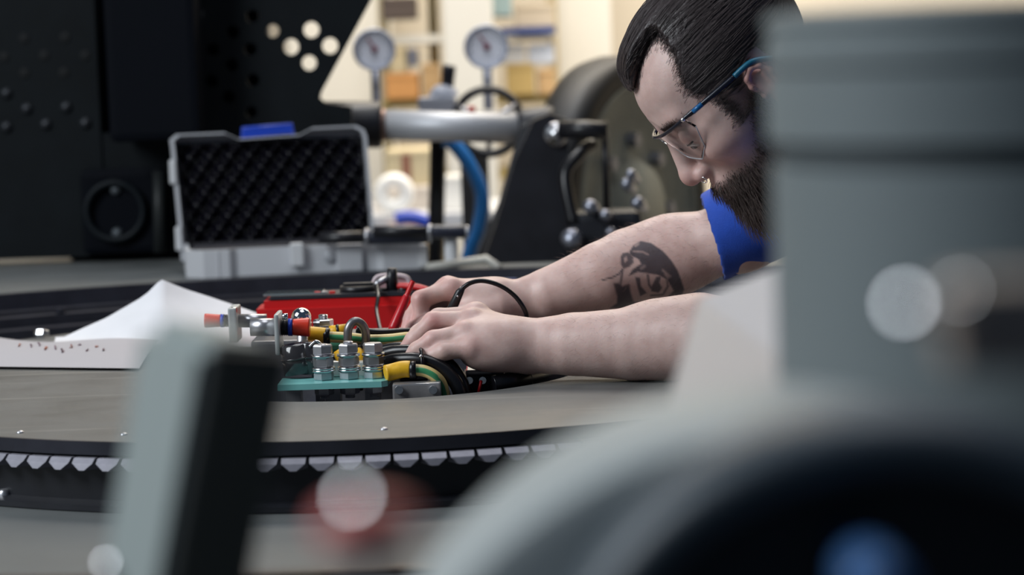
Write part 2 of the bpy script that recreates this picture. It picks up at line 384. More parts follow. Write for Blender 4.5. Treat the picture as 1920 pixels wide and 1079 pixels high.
# ---- open instrument case with egg-crate foam in its lid
YB = 4.125; sB = FPX / YB
cl = at(350, 524, YB); cr = at(800, 506, YB + 0.06)
ux = Vector((cr.x - cl.x, cr.y - cl.y, 0)).normalized(); uy = Vector((-ux.y, ux.x, 0)); uz = Vector((0, 0, 1))
WB = (cr - cl).length; DB = 0.24; HB = 0.048
Rb = Matrix((ux, uy, uz)).transposed()
B0 = Vector((cl.x, cl.y, 0.001))
case = empty('instrument_case', B0 + ux * WB / 2 + uy * DB / 2, 'open white plastic case with black egg-crate foam in its raised lid', 'case')
M_case = mat('pale_grey_case_plastic', (0.54, 0.55, 0.58), 0.42)
M_clear = mat('grey_translucent_lid_edge', (0.50, 0.51, 0.54), 0.3)
def bp(u, v, z): return B0 + ux * u + uy * v + uz * z
b = MB()
# base shell: chamfered corners in plan, walls with an open top
pl = [(0.0, 0.03), (0.03, 0.0), (WB * .18, 0.0), (WB * .21, 0.012), (WB * .79, 0.012), (WB * .82, 0.0), (WB - .012, 0.0), (WB, 0.012), (WB, DB), (0.0, DB)]
pin = [(min(max(u, .008), WB - .008) if True else u, min(max(v, 0) + .008, DB - .008)) for u, v in pl]
n = len(pl)
vs = [bp(u, v, 0) for u, v in pl] + [bp(u, v, HB) for u, v in pl] + [bp(u, v, HB) for u, v in pin] + [bp(u, v, .012) for u, v in pin]
fs = [tuple(range(n))] + [tuple(range(3 * n, 4 * n))]
for L in range(3): fs += [(L * n + k, L * n + (k + 1) % n, (L + 1) * n + (k + 1) % n, (L + 1) * n + k) for k in range(n)]
b.add(vs, fs).build('base_shell', M_case, case)
for u in (WB * .46,): MB().box(bp(u, .004, HB * .70), (0.022, 0.016, 0.040), Rb, .003).build('latch', M_white, case)
MB().lathe([(0.0001, .003), (.011, .003), (.012, 0)], bp(WB * .60, .0115, HB * .55), -uy, 20).build('badge', mat('case_badge_grey', (0.36, 0.37, 0.40), 0.4), case)
MB().box(bp(WB - .006, .004, HB * .45), (0.016, 0.012, HB * .84), Rb, .003).build('corner_guard', M_white, case)
MB().box(bp(.055, .0045, HB * .5), (.003, .012, HB * .98), Rb).build('rib', M_case, case)
MB().box(bp(WB * .68, .008, HB * .5), (.045, .012, HB * .98), Rb, .003).build('rib', M_case, case)
MB().box(bp(WB / 2, DB / 2, .03), (WB - .03, DB - .03, .036), Rb).build('base_foam', mat('black_foam', (0.010, 0.010, 0.016), 0.9), case)
# lid, leaning a little back, its inside towards the camera
LT = 0.048; lean = R(4)
lz = (uz * math.cos(lean) + uy * math.sin(lean)).normalized(); ly = ux.cross(lz) * -1
L0 = bp(-0.016, DB - 0.055, 0.03)
yl = L0.y
def lidp(px, py):
    d = ray(px, py); nrm = ux.cross(lz); t = (L0 - CAM).dot(nrm) / d.dot(nrm); q = CAM + d * t - L0
    return (q.dot(ux), q.dot(lz))
lo = [lidp(x, y) for x, y in ((340, 490), (320, 275), (318, 262), (330, 252), (420, 248), (446, 260), (562, 252), (586, 239), (668, 235), (683, 243), (688, 256), (702, 432), (704, 480))]
cu = sum(p[0] for p in lo) / len(lo); cv = sum(p[1] for p in lo) / len(lo)
li = [(cu + (u - cu) * 0.962, cv + (v - cv) * 0.945) for u, v in lo]
nb = ux.cross(lz).normalized()
if nb.y < 0: nb = -nb
lp = lambda u, v, t: L0 + ux * u + lz * v + nb * t
n = len(lo)
vs = [lp(u, v, 0) for u, v in lo] + [lp(u, v, 0) for u, v in li] + [lp(u, v, LT - .006) for u, v in li] + [lp(u, v, LT) for u, v in lo]
fs = [(k, (k + 1) % n, n + (k + 1) % n, n + k) for k in range(n)] + [(n + k, n + (k + 1) % n, 2 * n + (k + 1) % n, 2 * n + k) for k in range(n)] + [tuple(range(2 * n, 3 * n)), tuple(range(3 * n, 4 * n))] + [(k, (k + 1) % n, 3 * n + (k + 1) % n, 3 * n + k) for k in range(n)]
lid = MB().add(vs, fs).build('lid', M_clear, case)
# egg-crate foam filling the lid
us = [p[0] for p in li]; vs_ = [p[1] for p in li]; u0, u1, v0, v1 = min(us) + .003, max(us) - .003, min(vs_) + .002, max(vs_) - .016
def foam(i, j):
    u = u0 + (u1 - u0) * i; v = v0 + (v1 - v0) * j
    sh = (cv - v) * -0.09
    h = math.cos(2 * PI * u / .0355) * math.cos(2 * PI * v / .043)
    return lp(u + sh * -1.0, v, 0.026 - 0.011 * (h if h < 0 else h ** 0.7 * 1.2) * (1 if 0.02 < i < 0.98 and 0.02 < j < 0.98 else 0))
MB().grid(foam, 150, 100).build('egg_crate_foam', mat('black_foam_lid', (0.0030, 0.0026, 0.0060), 0.28, spec=0.5), lid)
for py0, py1 in ((300, 345), (425, 470)):
    q0, q1 = lidp(322 + (py0 - 265) * .09, py0), lidp(322 + (py1 - 265) * .09, py1)
    c = (lp(*q0, .02) + lp(*q1, .02)) / 2
    MB().box(c - ux * .003, (.012, .05, (lp(*q0, 0) - lp(*q1, 0)).length), Matrix((ux, nb, lz)).transposed(), .003).build('side_clip', M_white, lid)
q0, q1 = lidp(456, 258), lidp(549, 240); b = MB(); e0 = lp(q0[0], q0[1] - .004, .02); e1 = lp(q1[0], q1[1] - .012, .02)
hw = (e1 - e0).length
top = .020
b.tube([e0, e0 + lz * top, e1 + lz * (top - .002), e1], .0042, 8, up=nb)
b.box((e0 + e1) / 2 + lz * (top * .55), (hw, .008, top * .75), Matrix(((e1 - e0).normalized(), nb, lz)).transposed()); b.build('carry_latch', M_blue, lid)

# ---- two black tools lying across the case
def rod_tool(name, label, p0, p1, r0, r1, split):
    e = empty(name, (p0 + p1) / 2, label, 'tool')
    d = (p1 - p0); m = p0 + d * split
    MB().cyl(p0, m, r0, 20).build('shaft', M_blackpl, e)
    MB().tube([m, m + d * .02, p1 - d * .05, p1 - d * .03, p1], [r1 * .9, r1, r1, r1 * .86, r1 * .85], 20).build('handle', mat('satin_black_grip', (0.022, 0.025, 0.04), 0.3), e)
    MB().cyl(m - d.normalized() * .003, m + d.normalized() * .003, r1 * 1.12, 20).build('collar', M_zinc, e)
    MB().cyl(p1 - d.normalized() * .002, p1 + d.normalized() * .002, r1 * .96, 20).build('end_cap', M_zinc, e)
rod_tool('torque_wrench', 'black torque wrench lying across the front of the open case', at(598, 447, 4.15), at(806, 442, 4.155), .0105, .0135, .43)
rod_tool('socket_extension', 'black bar tool resting behind the wrench at the case corner', at(700, 434, 4.14), at(876, 435, 4.14), .0095, .0115, .6)

# ---- hydraulic cylinder across the back: black barrel, bright rod
hy = empty('hydraulic_cylinder', at(800, 240, 4.75), 'hydraulic cylinder with bright steel rod and black barrel behind the case', 'hydraulic cylinder')
b = MB(); p0, p1 = at(604, 234, 4.75), at(716, 234, 4.75); dd = (p1 - p0)
b.tube([p0, p0 + dd * .05, p1 - dd * .06, p1], [.040, .046, .046, .042], 32).build('barrel', M_dark, hy)
p2 = at(982, 242, 4.75)
MB().cyl(p1, p2, .0295, 32).build('rod', mat('hydraulic_rod_steel', (0.50, 0.51, 0.54), 0.48, 0.35), hy)
MB().cyl(p1 - dd * .02, p1 + dd * .06, .032, 32).build('gland', mat('copper_gland', (0.35, 0.22, 0.18), 0.4, 0.5), hy)
MB().tube([p2 - Vector((.01, 0, 0)), p2, p2 + Vector((.05, 0, .004)), p2 + Vector((.06, 0, .004))], [.036, .04, .04, .036], 24).build('rod_eye', M_dark, hy)

# ---- dark mounting bracket with pin, lever
br = empty('mounting_bracket', at(990, 505, 4.45), 'black slanted steel bracket with a bright pin beside the tyre', 'bracket')
pts = [at(x, y, 4.45) for x, y in ((1000, 226), (1030, 214), (1062, 224), (1066, 300), (1064, 520), (896, 520), (930, 420), (966, 300))]
MB().prism(pts, 0, (0, .05, 0)).build('web', M_dark, br)
pts = [at(x, y, 4.62) for x, y in ((975, 240), (1010, 218), (1040, 222), (1040, 515), (880, 515), (935, 380))]
MB().prism(pts, 0, (0, .03, 0)).build('rear_web', mat('dark_grey_bracket', (0.05, 0.052, 0.058), 0.5), br)
p = at(1042, 252, 4.44)
MB().lathe([(.0001, .012), (.011, .011), (.013, .006), (.021, .006), (.0225, 0)], p, (0, -1, 0), 24).build('pin', M_steel, br)
lever = MB(); lever.tube([at(1052, 244, 4.40), at(1095, 243, 4.38), at(1138, 246, 4.38)], [.0165, .0165, .0165], 16).build('lever_tube', M_blackpl, br)
MB().cyl(at(1134, 240, 4.40), at(1138, 392, 4.40), .0065, 12).build('lever_rod', M_blackpl, br)
MB().box((at(980, 500, 4.5).x, 4.58, (at(980, 519, 4.5).z + FLOOR) / 2), (.17, .26, at(980, 519, 4.5).z - FLOOR)).build('foot_post', M_dark, br)

# ---- big wheel with olive hub disc
wc = at(1162, 400, 5.12); wh = empty('road_wheel', (wc.x, wc.y, wc.z - .333), 'black tyred wheel with a grey-olive hub disc behind the man', 'wheel')
ax = Vector((0.87, -0.5, 0)).normalized()
MB().lathe([(.25, -.05), (.30, -.055), (.325, -.05), (.333, -.02), (.333, .02), (.325, .05), (.30, .055), (.275, .052), (.26, .045)], wc, ax, 72).build('tyre', mat('tyre_rubber', (0.006, 0.0065, 0.008), 0.5), wh)
MB().lathe([(.276, .048), (.268, .056), (.258, .04), (.20, .025), (.12, .03), (.10, .06), (.0001, .065)], wc, ax, 64).build('hub_disc', mat('grey_olive_paint', (0.27, 0.28, 0.24), 0.5, noise=.1, nscale=10), wh)
x_, y_, d_ = frame(ax)
for k in range(8):
    a = 2 * PI * k / 8
    q = wc + (x_ * math.cos(a) + y_ * math.sin(a)) * .155 + d_ * .028
    MB().cyl(q, q + d_ * .022, .017, 6, smooth=False).build('wheel_bolt', mat('wheel_bolt_steel', (0.30, 0.31, 0.36), 0.35, .7), wh)
b = MB(); b.box((wc.x, wc.y + .05, (FLOOR + wc.z - .333) / 2), (.30, .24, wc.z - .333 - FLOOR - .002), bevel=.01).build('wheel_stand', M_dark, None, 'dark steel pedestal under the tyred wheel', 'stand')
# dark clutter between bracket and hub: hydraulic fittings
fit = empty('hose_manifold', at(1120, 470, 4.3), 'dark hydraulic manifold with bright fittings between bracket and tattooed arm', 'manifold')
a0, a1 = at(1066, 400, 4.30), at(1210, 530, 4.30)
MB().box(((a0.x + a1.x) / 2, 4.36, (a0.z + a1.z) / 2), (a1.x - a0.x, .09, a0.z - a1.z), bevel=.015).build('block', mat('manifold_black', (0.018, 0.02, 0.026), 0.4), fit)
MB().box(((a0.x + a1.x) / 2, 4.37, (FLOOR + a1.z) / 2), (.08, .06, a1.z - FLOOR)).build('post', M_dark, fit)
for px, py, r in ((1112, 392, 14), (1140, 408, 11), (1180, 350, 12), (1200, 385, 13), (1188, 332, 10), (1076, 452, 20), (1150, 440, 10)):
    q = at(px, py, 4.30); k = r / (FPX / 4.3)
    MB().lathe([(.0001, .03), (k * .6, .03), (k, .022), (k, 0), (k * .7, 0), (k * .7, -.03)], q, (-.3, -1, .3), 12).build('fitting', mat('fitting_steel', (0.25, 0.26, 0.31), 0.3, .8), fit)
MB().tube(smooth_path([at(1076, 420, 4.32), at(1060, 330, 4.34), at(1085, 290, 4.36), at(1110, 270, 4.4)]), .012, 12).build('hose', M_rubber, fit)

# ---- dial gauges on stems
def gauge(px, py, rpx, Y, label, yaw, stem_to):
    p = at(px, py, Y); k = rpx / (FPX / Y); ax = Vector((math.sin(yaw), -math.cos(yaw), 0))
    g = empty('dial_gauge', at(px, stem_to, Y), label, 'gauge', 'dial gauges on the test stand')
    MB().lathe([(k * .95, -.03), (k, -.025), (k, .008), (k * .93, .012), (k * .90, .004)], p, ax, 40).build('case', mat('gauge_case_blue_grey', (0.42, 0.47, 0.60), 0.35, .3), g)
    MB().lathe([(.0001, -.03), (k * .95, -.03)], p, ax, 40).build('back_cover', mat('gauge_back', (0.2, 0.22, 0.28), 0.4), g)
    f = MB().lathe([(.0001, .003), (k * .91, .003)], p, ax, 40).build('face', mat('gauge_face', (0.84, 0.86, 0.94), 0.5), g)
    MB().lathe([(.0001, .008), (k * .16, .008), (k * .16, .004)], p, ax, 16).build('hub', mat('gauge_hub_red', (0.22, 0.06, 0.10), 0.5), f)
    x, y, d = frame(ax); q = p + d * .006
    MB().cyl(q - (x + y) * k * .1, q + (x * .6 + y) * k * .55, .0025, 6).build('needle', mat('gauge_needle', (0.25, 0.08, 0.1), 0.5), f)
    for t in range(10):
        a = R(-220 + 26 * t); c = p + d * .005 + (x * math.cos(a) + y * -math.sin(a)) * k * .78
        MB().box(c, (.004, .001, .004)).build('tick', M_blackpl, f)
    MB().cyl(p - Vector((0, 0, k * .9)), at(px + 4, stem_to, Y), .011, 12).build('stem', mat('gauge_stem', (0.30, 0.31, 0.36), 0.35, .6), g)
gauge(702, 93, 39, 5.5, 'dial gauge in shade at the slanted edge of the perforated plate', R(10), 196)
gauge(912, 88, 41, 5.5, 'brightly lit dial gauge in front of the off-white pillar', R(6), 206)

# ---- valve block with black joystick grip, handwheel
YV = 5.4
st = empty('test_stand', (at(850, 210, YV).x, YV, FLOOR), 'grey steel test stand carrying the gauges, valve and handwheel', 'stand')
z0 = at(850, 214, YV).z
MB().box((at(845, 214, YV).x, YV + .06, z0 - .015), (.42, .30, .03), bevel=.004).build('top_plate', mat('stand_grey', (0.25, 0.26, 0.29), 0.5), st)
pp0, pp1 = at(820, 268, YV - .1), at(812, 440, YV - .1)
MB().tube([Vector((pp0.x, YV + .06, z0 - .02)), Vector((pp1.x - .01, YV + .06, -.2)), Vector((pp1.x - .02, YV + .06, FLOOR))], .019, 14).build('post', M_dark, st)
gp0, gp1 = at(862, 280, YV + .2), at(920, 420, YV + .2)
MB().box(((gp0.x + gp1.x) / 2, YV + .2, (gp0.z + gp1.z) / 2 - .15), (gp1.x - gp0.x, .03, gp0.z - gp1.z + .3)).build('side_panel', mat('panel_grey', (0.22, 0.23, 0.26), 0.55), st)
MB().box((at(890, 440, YV + .2).x, YV + .2, (FLOOR + gp1.z - .3) / 2), (.05, .05, gp1.z - .3 - FLOOR + .02)).build('post', M_dark, st)
vb = empty('control_valve', (at(825, 205, YV).x, YV, z0), 'pale valve block with an upright black grip on the test stand', 'valve')
MB().box((at(820, 200, YV).x, YV, z0 + .020), (.085, .07, .040), bevel=.008).build('body', mat('valve_body', (0.40, 0.42, 0.48), 0.4, .4), vb)
MB().lathe([(.034, 0), (.03, .012), (.018, .024), (.012, .026)], (at(832, 180, YV).x, YV, z0 + .04), n=24).build('gaiter', mat('valve_gaiter', (0.34, 0.37, 0.45), 0.4), vb)
g0 = Vector((at(834, 176, YV).x, YV, z0 + .056))
MB().tube([g0, at(838, 168, YV), at(842, 128, YV), at(843, 122, YV)], [.010, .0145, .0150, .013], 16).build('grip', mat('grip_black', (0.012, 0.014, 0.022), 0.4), vb)
MB().cyl((at(786, 200, YV).x, YV, z0 + .022), (at(800, 200, YV).x, YV, z0 + .022), .016, 16).build('port_plug', mat('valve_plug_blue', (0.07, 0.10, 0.25), 0.4), vb)
hw_ = empty('handwheel', (at(915, 212, YV).x, YV + .02, z0), 'black handwheel at the front of the test stand under the lit gauge', 'handwheel')
hc = at(916, 226, YV); b = MB()
seg_ring(b, (hc.x, YV - .12, hc.z), .072, .0095, 48, 10, (0, -1, .25)).build('rim', M_blackpl, hw_)
for a in (R(30), R(150), R(270)): MB().cyl((hc.x, YV - .12, hc.z), (hc.x + .072 * math.cos(a), YV - .12, hc.z + .068 * math.sin(a)), .006, 8).build('spoke', M_zinc, hw_)
MB().cyl((hc.x, YV - .13, hc.z), (hc.x, YV - .092, hc.z), .02, 16).build('hub', M_zinc, hw_)
MB().ball(at(884, 207, YV - .12), .010).build('red_button', M_red, hw_)
# blue hose drooping from the stand
hp = [at(832, 262, 5.2), at(850, 270, 5.2), at(880, 310, 5.2), at(903, 365, 5.2), at(898, 425, 5.2), at(880, 475, 5.2), at(866, 540, 5.2)]
MB().tube(smooth_path(hp), [.0155] * 49, 12).build('blue_hose', mat('blue_hose_rubber', (0.03, 0.22, 0.62), 0.4), None, 'blue hose drooping from the test stand beside the black bracket', 'hose')

# ---- workbench behind with cartons, and a rack along the far wall
YT = 7.0; zt = at(760, 402, YT).z
wb_ = empty('workbench', (at(800, 402, YT).x, YT + .3, FLOOR), 'white-topped workbench behind the hydraulic cylinder', 'workbench')
MB().box((at(820, 402, YT).x, YT + .35, zt - .02), (1.0, .7, .04), bevel=.005).build('bench_top', M_white, wb_)
for sx in (-.45, .45):
    for sy in (.05, .65): MB().box((at(820, 402, YT).x + sx, YT + sy, (zt - .04 + FLOOR) / 2), (.05, .05, zt - .04 - FLOOR)).build('leg', M_zinc, wb_)
def carton(px0, py0, px1, py1, Y, m, name, label, cat, dep=.3, group=None, mark=None, z=None):
    a, c = at(px0, py0, Y), at(px1, py1, Y); bot = c.z if z is None else z
    e = empty(name, ((a.x + c.x) / 2, Y + dep / 2, bot), label, cat, group)
    MB().box(((a.x + c.x) / 2, Y + dep / 2, (a.z + bot) / 2), (c.x - a.x, dep, a.z - bot), bevel=.006).build('body', m, e)
    MB().box(((a.x + c.x) / 2, Y - .001, a.z - .012), ((c.x - a.x) * .98, .003, .012)).build('flap', m, e)
    if mark: 
        (x0, y0, x1, y1, mm) = mark; p, q = at(x0, y0, Y), at(x1, y1, Y)
        MB().box(((p.x + q.x) / 2, Y - .003, (p.z + q.z) / 2), (q.x - p.x, .004, p.z - q.z)).build('label_patch', mm, e)
    return e
carton(722, 283, 812, 350, 7.25, M_beige, 'carton', 'beige carton with a brown label under the hydraulic rod', 'carton', z=zt + .068, mark=(752, 290, 772, 342, mat('brown_label', (0.25, 0.11, 0.07), 0.7)))
carton(700, 352, 815, 396, 7.22, mat('pale_tray', (0.62, 0.56, 0.50), 0.6), 'tray_box', 'pale tray box under the beige carton on the bench', 'box', z=zt + .001)
p = at(740, 372, 7.1)
rl = empty('tape_roll', (p.x, 7.06, zt), 'shiny white round reel standing on the bench', 'reel')
MB().lathe([(.02, .03), (.05, .034), (.058, .02), (.058, -.02), (.05, -.034), (.02, -.03), (.02, .03)], (p.x, 7.08, zt + .059), (0, -1, 0), 32).build('roll', mat('glossy_white', (0.95, 0.94, 0.90), 0.3), rl)
carton(832, 330, 880, 398, 7.1, mat('white_canister', (0.85, 0.83, 0.78), 0.4), 'canister', 'white square canister on the bench behind the blue hose', 'canister', .12, z=zt + .001)
MB().tube(smooth_path([at(742, 412, 6.9), at(770, 408, 6.9), at(800, 418, 6.9), at(812, 440, 6.9)]), .02, 10).build('blue_strap', M_blue, None, 'blue strap hanging over the front edge of the bench', 'strap')
carton(728, 430, 800, 458, 6.96, M_orange, 'drawer_box', 'orange bin hanging under the bench edge', 'bin', .2)

rack = empty('storage_rack', (at(840, 200, 8.9).x, 9.1, FLOOR), 'mustard board storage rack along the far wall', 'shelf')
xa, xb = at(715, 200, 8.9).x, at(1045, 200, 8.9).x
for k, py in enumerate((190, 70, -40, 330)):
    z = at(880, py, 8.9).z
    MB().box(((xa + xb) / 2, 9.12, z), (xb - xa, .42, .03)).build('shelf_board', M_olivebox if k in (0, 3) else M_offwhite, rack)
for x in (xa, at(838, 200, 8.9).x - .05, xb): MB().box((x, 9.3, .1), (.04, .04, 2.1)).build('upright', M_beige, rack)
zs = at(880, 190, 8.9).z + .016; z2 = at(880, 70, 8.9).z + .016
for a in ((722, 138, 786, 188, M_orange, 'orange carton on the rack left of the grip', zs), (790, 120, 826, 188, M_carton, 'tall brown carton on the rack beside the pillar', zs),
          (730, 88, 762, 137, M_beige, 'beige carton stacked above the orange carton', None), (948, 120, 1004, 188, mat('mustard_carton', (0.50, 0.36, 0.14), .7), 'mustard carton on the rack right of the lit gauge', zs), (1008, 130, 1042, 188, M_carton, 'small brown carton at the end of the rack', zs),
          (930, 84, 985, 119, M_white, 'white carton under the blue band on the rack', None), (990, 84, 1040, 119, mat('pale_blue_box', (0.55, 0.60, 0.70), .6), 'pale blue box on the rack beside the white carton', None),
          (714, -4, 780, 34, mat('brown_grey_box', (0.10, 0.075, 0.065), .7), 'dark brown box at the top of the rack', None), (764, 92, 782, 124, mat('grey_tool_case', (0.16, 0.17, 0.22), .5), 'small grey bottle case on the rack', None),
          (900, -30, 960, 30, mat('teal_box', (0.35, 0.48, 0.50), .6), 'teal box on the upper shelf behind the lit gauge', None), (965, 8, 1040, 52, mat('tan_box', (0.55, 0.47, 0.36), .7), 'tan box on the upper shelf above the blue band', None)):
    carton(a[0], a[1], a[2], a[3], 8.86, a[4], 'carton', a[5], 'carton', .25, 'cartons on the far rack', z=a[6])
a0, a1 = at(938, 52, 8.8), at(1042, 62, 8.8)
MB().box(((a0.x + a1.x) / 2, 8.84, (a0.z + a1.z) / 2), (a1.x - a0.x, .03, a0.z - a1.z)).build('blue_edge_strip', mat('dark_blue_strip', (0.02, 0.05, 0.20), .5), rack)
# pale bars lying on the deck by the case corner
pb = empty('steel_bar', onz(850, 505, 0), 'pale angled steel bar lying on the deck beside the case', 'bar')
MB().tube([at(800, 502, 4.12), at(850, 496, 4.14), at(912, 486, 4.16), at(938, 505, 4.12)], .0075, 8).build('rod', mat('pale_bar', (0.42, 0.41, 0.37), .5), pb)
p = at(846, 470, 4.16)
MB().lathe([(.012, -.04), (.012, .03), (.010, .033), (.0001, .033)], p, n=20).build('steel_pin', M_white, None, 'short white upright pin behind the case corner', 'pin')
# ================================================================ the man: surfaces grown from blended limbs
class Field:
    def __init__(s, lo, hi, h):
        s.lo = np.array(lo, float); s.h = h; s.n = np.ceil((np.array(hi) - s.lo) / h).astype(int) + 1
        s.d = np.full(s.n, 0.5, np.float32)
        s.ax = [(s.lo[i] + h * np.arange(s.n[i])).astype(np.float32) for i in range(3)]
    def win(s, lo, hi):
        a = np.clip(np.floor((np.array(lo) - s.lo) / s.h).astype(int), 0, s.n); b = np.clip(np.ceil((np.array(hi) - s.lo) / s.h).astype(int) + 1, 0, s.n)
        sl = tuple(slice(int(a[i]), int(b[i])) for i in range(3))
        X = s.ax[0][sl[0]][:, None, None]; Y = s.ax[1][sl[1]][None, :, None]; Z = s.ax[2][sl[2]][None, None, :]
        return sl, X, Y, Z
    def _mix(s, sl, v, k, op):
        d = s.d[sl]
        if d.size == 0: return
        if op == 'add':
            if k > 0: hh = np.maximum(k - np.abs(d - v), 0) / k; s.d[sl] = np.minimum(d, v) - hh * hh * k * .25
            else: s.d[sl] = np.minimum(d, v)
        else:
            v = -v
            if k > 0: hh = np.maximum(k - np.abs(d - v), 0) / k; s.d[sl] = np.maximum(d, v) + hh * hh * k * .25
            else: s.d[sl] = np.maximum(d, v)
    def cone(s, a, b, ra, rb, k=0.01, op='add', sq=None):
        a = np.array(a, float); b = np.array(b, float); m = max(ra, rb) * (1.0 if sq is None else max(1, 1 / sq[1])) + k + 2 * s.h
        sl, X, Y, Z = s.win(np.minimum(a, b) - m, np.maximum(a, b) + m)
        ba = b - a; L = float(ba @ ba) + 1e-12
        px, py, pz = X - a[0], Y - a[1], Z - a[2]
        t = np.clip((px * ba[0] + py * ba[1] + pz * ba[2]) / L, 0, 1)
        qx, qy, qz = px - ba[0] * t, py - ba[1] * t, pz - ba[2] * t
        if sq is not None:
            u = np.array(sq[0], float); u /= np.linalg.norm(u); c = (qx * u[0] + qy * u[1] + qz * u[2]) * (sq[1] - 1)
            qx, qy, qz = qx + u[0] * c, qy + u[1] * c, qz + u[2] * c
        v = np.sqrt(qx * qx + qy * qy + qz * qz) - (ra + (rb - ra) * t)
        s._mix(sl, v.astype(np.float32), k, op); return s
    def ell(s, c, r, k=0.01, op='add', rot=None):
        c = np.array(c, float); r = np.array(r, float); m = r.max() + k + 2 * s.h
        sl, X, Y, Z = s.win(c - m, c + m); px, py, pz = X - c[0], Y - c[1], Z - c[2]
        if rot is not None:
            Mx = np.array(rot.transposed())
            px, py, pz = (Mx[0][0] * px + Mx[0][1] * py + Mx[0][2] * pz, Mx[1][0] * px + Mx[1][1] * py + Mx[1][2] * pz, Mx[2][0] * px + Mx[2][1] * py + Mx[2][2] * pz)
        k0 = np.sqrt((px / r[0]) ** 2 + (py / r[1]) ** 2 + (pz / r[2]) ** 2); k1 = np.sqrt((px / r[0] ** 2) ** 2 + (py / r[1] ** 2) ** 2 + (pz / r[2] ** 2) ** 2) + 1e-6
        s._mix(sl, (k0 * (k0 - 1) / k1).astype(np.float32), k, op); return s
    def chain(s, pts, rs, k=0.01, sq=None):
        for i in range(len(pts) - 1): s.cone(pts[i], pts[i + 1], rs[i], rs[i + 1], k if i == 0 else min(k, .004), sq=sq)
        return s
    def half(s, p, nrm, k=0.0):          # keep only the side the normal points away from
        nrm = np.array(nrm, float); nrm /= np.linalg.norm(nrm); p = np.array(p, float)
        v = (s.ax[0][:, None, None] - p[0]) * nrm[0] + (s.ax[1][None, :, None] - p[1]) * nrm[1] + (s.ax[2][None, None, :] - p[2]) * nrm[2]
        s.d = np.maximum(s.d, v.astype(np.float32)); return s
    def sample(s, P):                    # trilinear
        q = (P - s.lo) / s.h; i = np.clip(np.floor(q).astype(int), 0, s.n - 2); f = q - i; o = 0
        for a in (0, 1):
            for b_ in (0, 1):
                for c in (0, 1):
                    w_ = (f[:, 0] if a else 1 - f[:, 0]) * (f[:, 1] if b_ else 1 - f[:, 1]) * (f[:, 2] if c else 1 - f[:, 2])
                    o = o + w_ * s.d[i[:, 0] + a, i[:, 1] + b_, i[:, 2] + c]
        return o
    def grad(s, P):
        e = s.h; g = np.stack([s.sample(P + np.eye(3)[i] * e) - s.sample(P - np.eye(3)[i] * e) for i in range(3)], 1)
        return g / (np.linalg.norm(g, axis=1, keepdims=True) + 1e-9)
    def mesh(s, smooth=2):
        d = s.d; ins = d < 0; n = s.n
        c = np.zeros((n[0] - 1, n[1] - 1, n[2] - 1), np.int8)
        for i in (0, 1):
            for j in (0, 1):
                for k in (0, 1): c += ins[i:n[0] - 1 + i, j:n[1] - 1 + j, k:n[2] - 1 + k]
        I = np.argwhere((c > 0) & (c < 8)); idx = np.full(c.shape, -1, np.int32); idx[I[:, 0], I[:, 1], I[:, 2]] = np.arange(len(I))
        acc = np.zeros((len(I), 3)); cnt = np.zeros(len(I))
        cor = [(i, j, k) for i in (0, 1) for j in (0, 1) for k in (0, 1)]
        val = {q: d[I[:, 0] + q[0], I[:, 1] + q[1], I[:, 2] + q[2]].astype(float) for q in cor}
        for q in cor:
            for ax in range(3):
                if q[ax] == 0:
                    r = list(q); r[ax] = 1; va, vb = val[q], val[tuple(r)]; m = (va < 0) != (vb < 0)
                    t = np.where(m, va / np.where(m, va - vb, 1), 0)
                    p = np.tile(np.array(q, float), (len(I), 1)); p[:, ax] += t; acc[m] += p[m]; cnt[m] += 1
        V = s.lo + (I + acc / cnt[:, None]) * s.h
        F = []
        for ax in range(3):
            o1, o2 = (ax + 1) % 3, (ax + 2) % 3
            A = [slice(1, -1)] * 3; A[ax] = slice(0, n[ax] - 1); B = list(A); B[ax] = slice(1, n[ax])
            a, b_ = ins[tuple(A)], ins[tuple(B)]; E = np.argwhere(a != b_)
            fl = a[E[:, 0], E[:, 1], E[:, 2]]
            E = E + np.array([0 if i == ax else 1 for i in range(3)])
            def cell(u, v):
                q = E.copy(); q[:, o1] -= u; q[:, o2] -= v; return idx[q[:, 0], q[:, 1], q[:, 2]]
            Q = np.stack([cell(1, 1), cell(0, 1), cell(0, 0), cell(1, 0)], 1); Q[~fl] = Q[~fl][:, ::-1]; F.append(Q)
        F = np.concatenate(F); F = F[(F >= 0).all(1)]
        for _ in range(smooth):
            e = np.concatenate([F[:, [0, 1]], F[:, [1, 2]], F[:, [2, 3]], F[:, [3, 0]]])
            sm = np.stack([np.bincount(e[:, 0], V[e[:, 1], i], len(V)) + np.bincount(e[:, 1], V[e[:, 0], i], len(V)) for i in range(3)], 1)
            ct = np.bincount(e[:, 0], minlength=len(V)) + np.bincount(e[:, 1], minlength=len(V))
            V = V * .4 + .6 * sm / np.maximum(ct, 1)[:, None]
        return V, F
def nmesh(name, V, F, material, col=None):
    me = bpy.data.meshes.new(name); me.vertices.add(len(V)); me.vertices.foreach_set('co', V.astype(np.float32).ravel())
    me.loops.add(F.size); me.loops.foreach_set('vertex_index', F.astype(np.int32).ravel())
    me.polygons.add(len(F)); me.polygons.foreach_set('loop_start', np.arange(0, F.size, F.shape[1], dtype=np.int32))
    me.polygons.foreach_set('use_smooth', np.ones(len(F), bool)); me.update(calc_edges=True); me.validate()
    if material: me.materials.append(material)
    if col is not None:
        at_ = me.attributes.new('tint', 'FLOAT_COLOR', 'POINT'); c4 = np.ones((len(V), 4), np.float32); c4[:, :3] = col; at_.data.foreach_set('color', c4.ravel())
    return me
def P(px, py, Y): return np.array(at(px, py, Y))
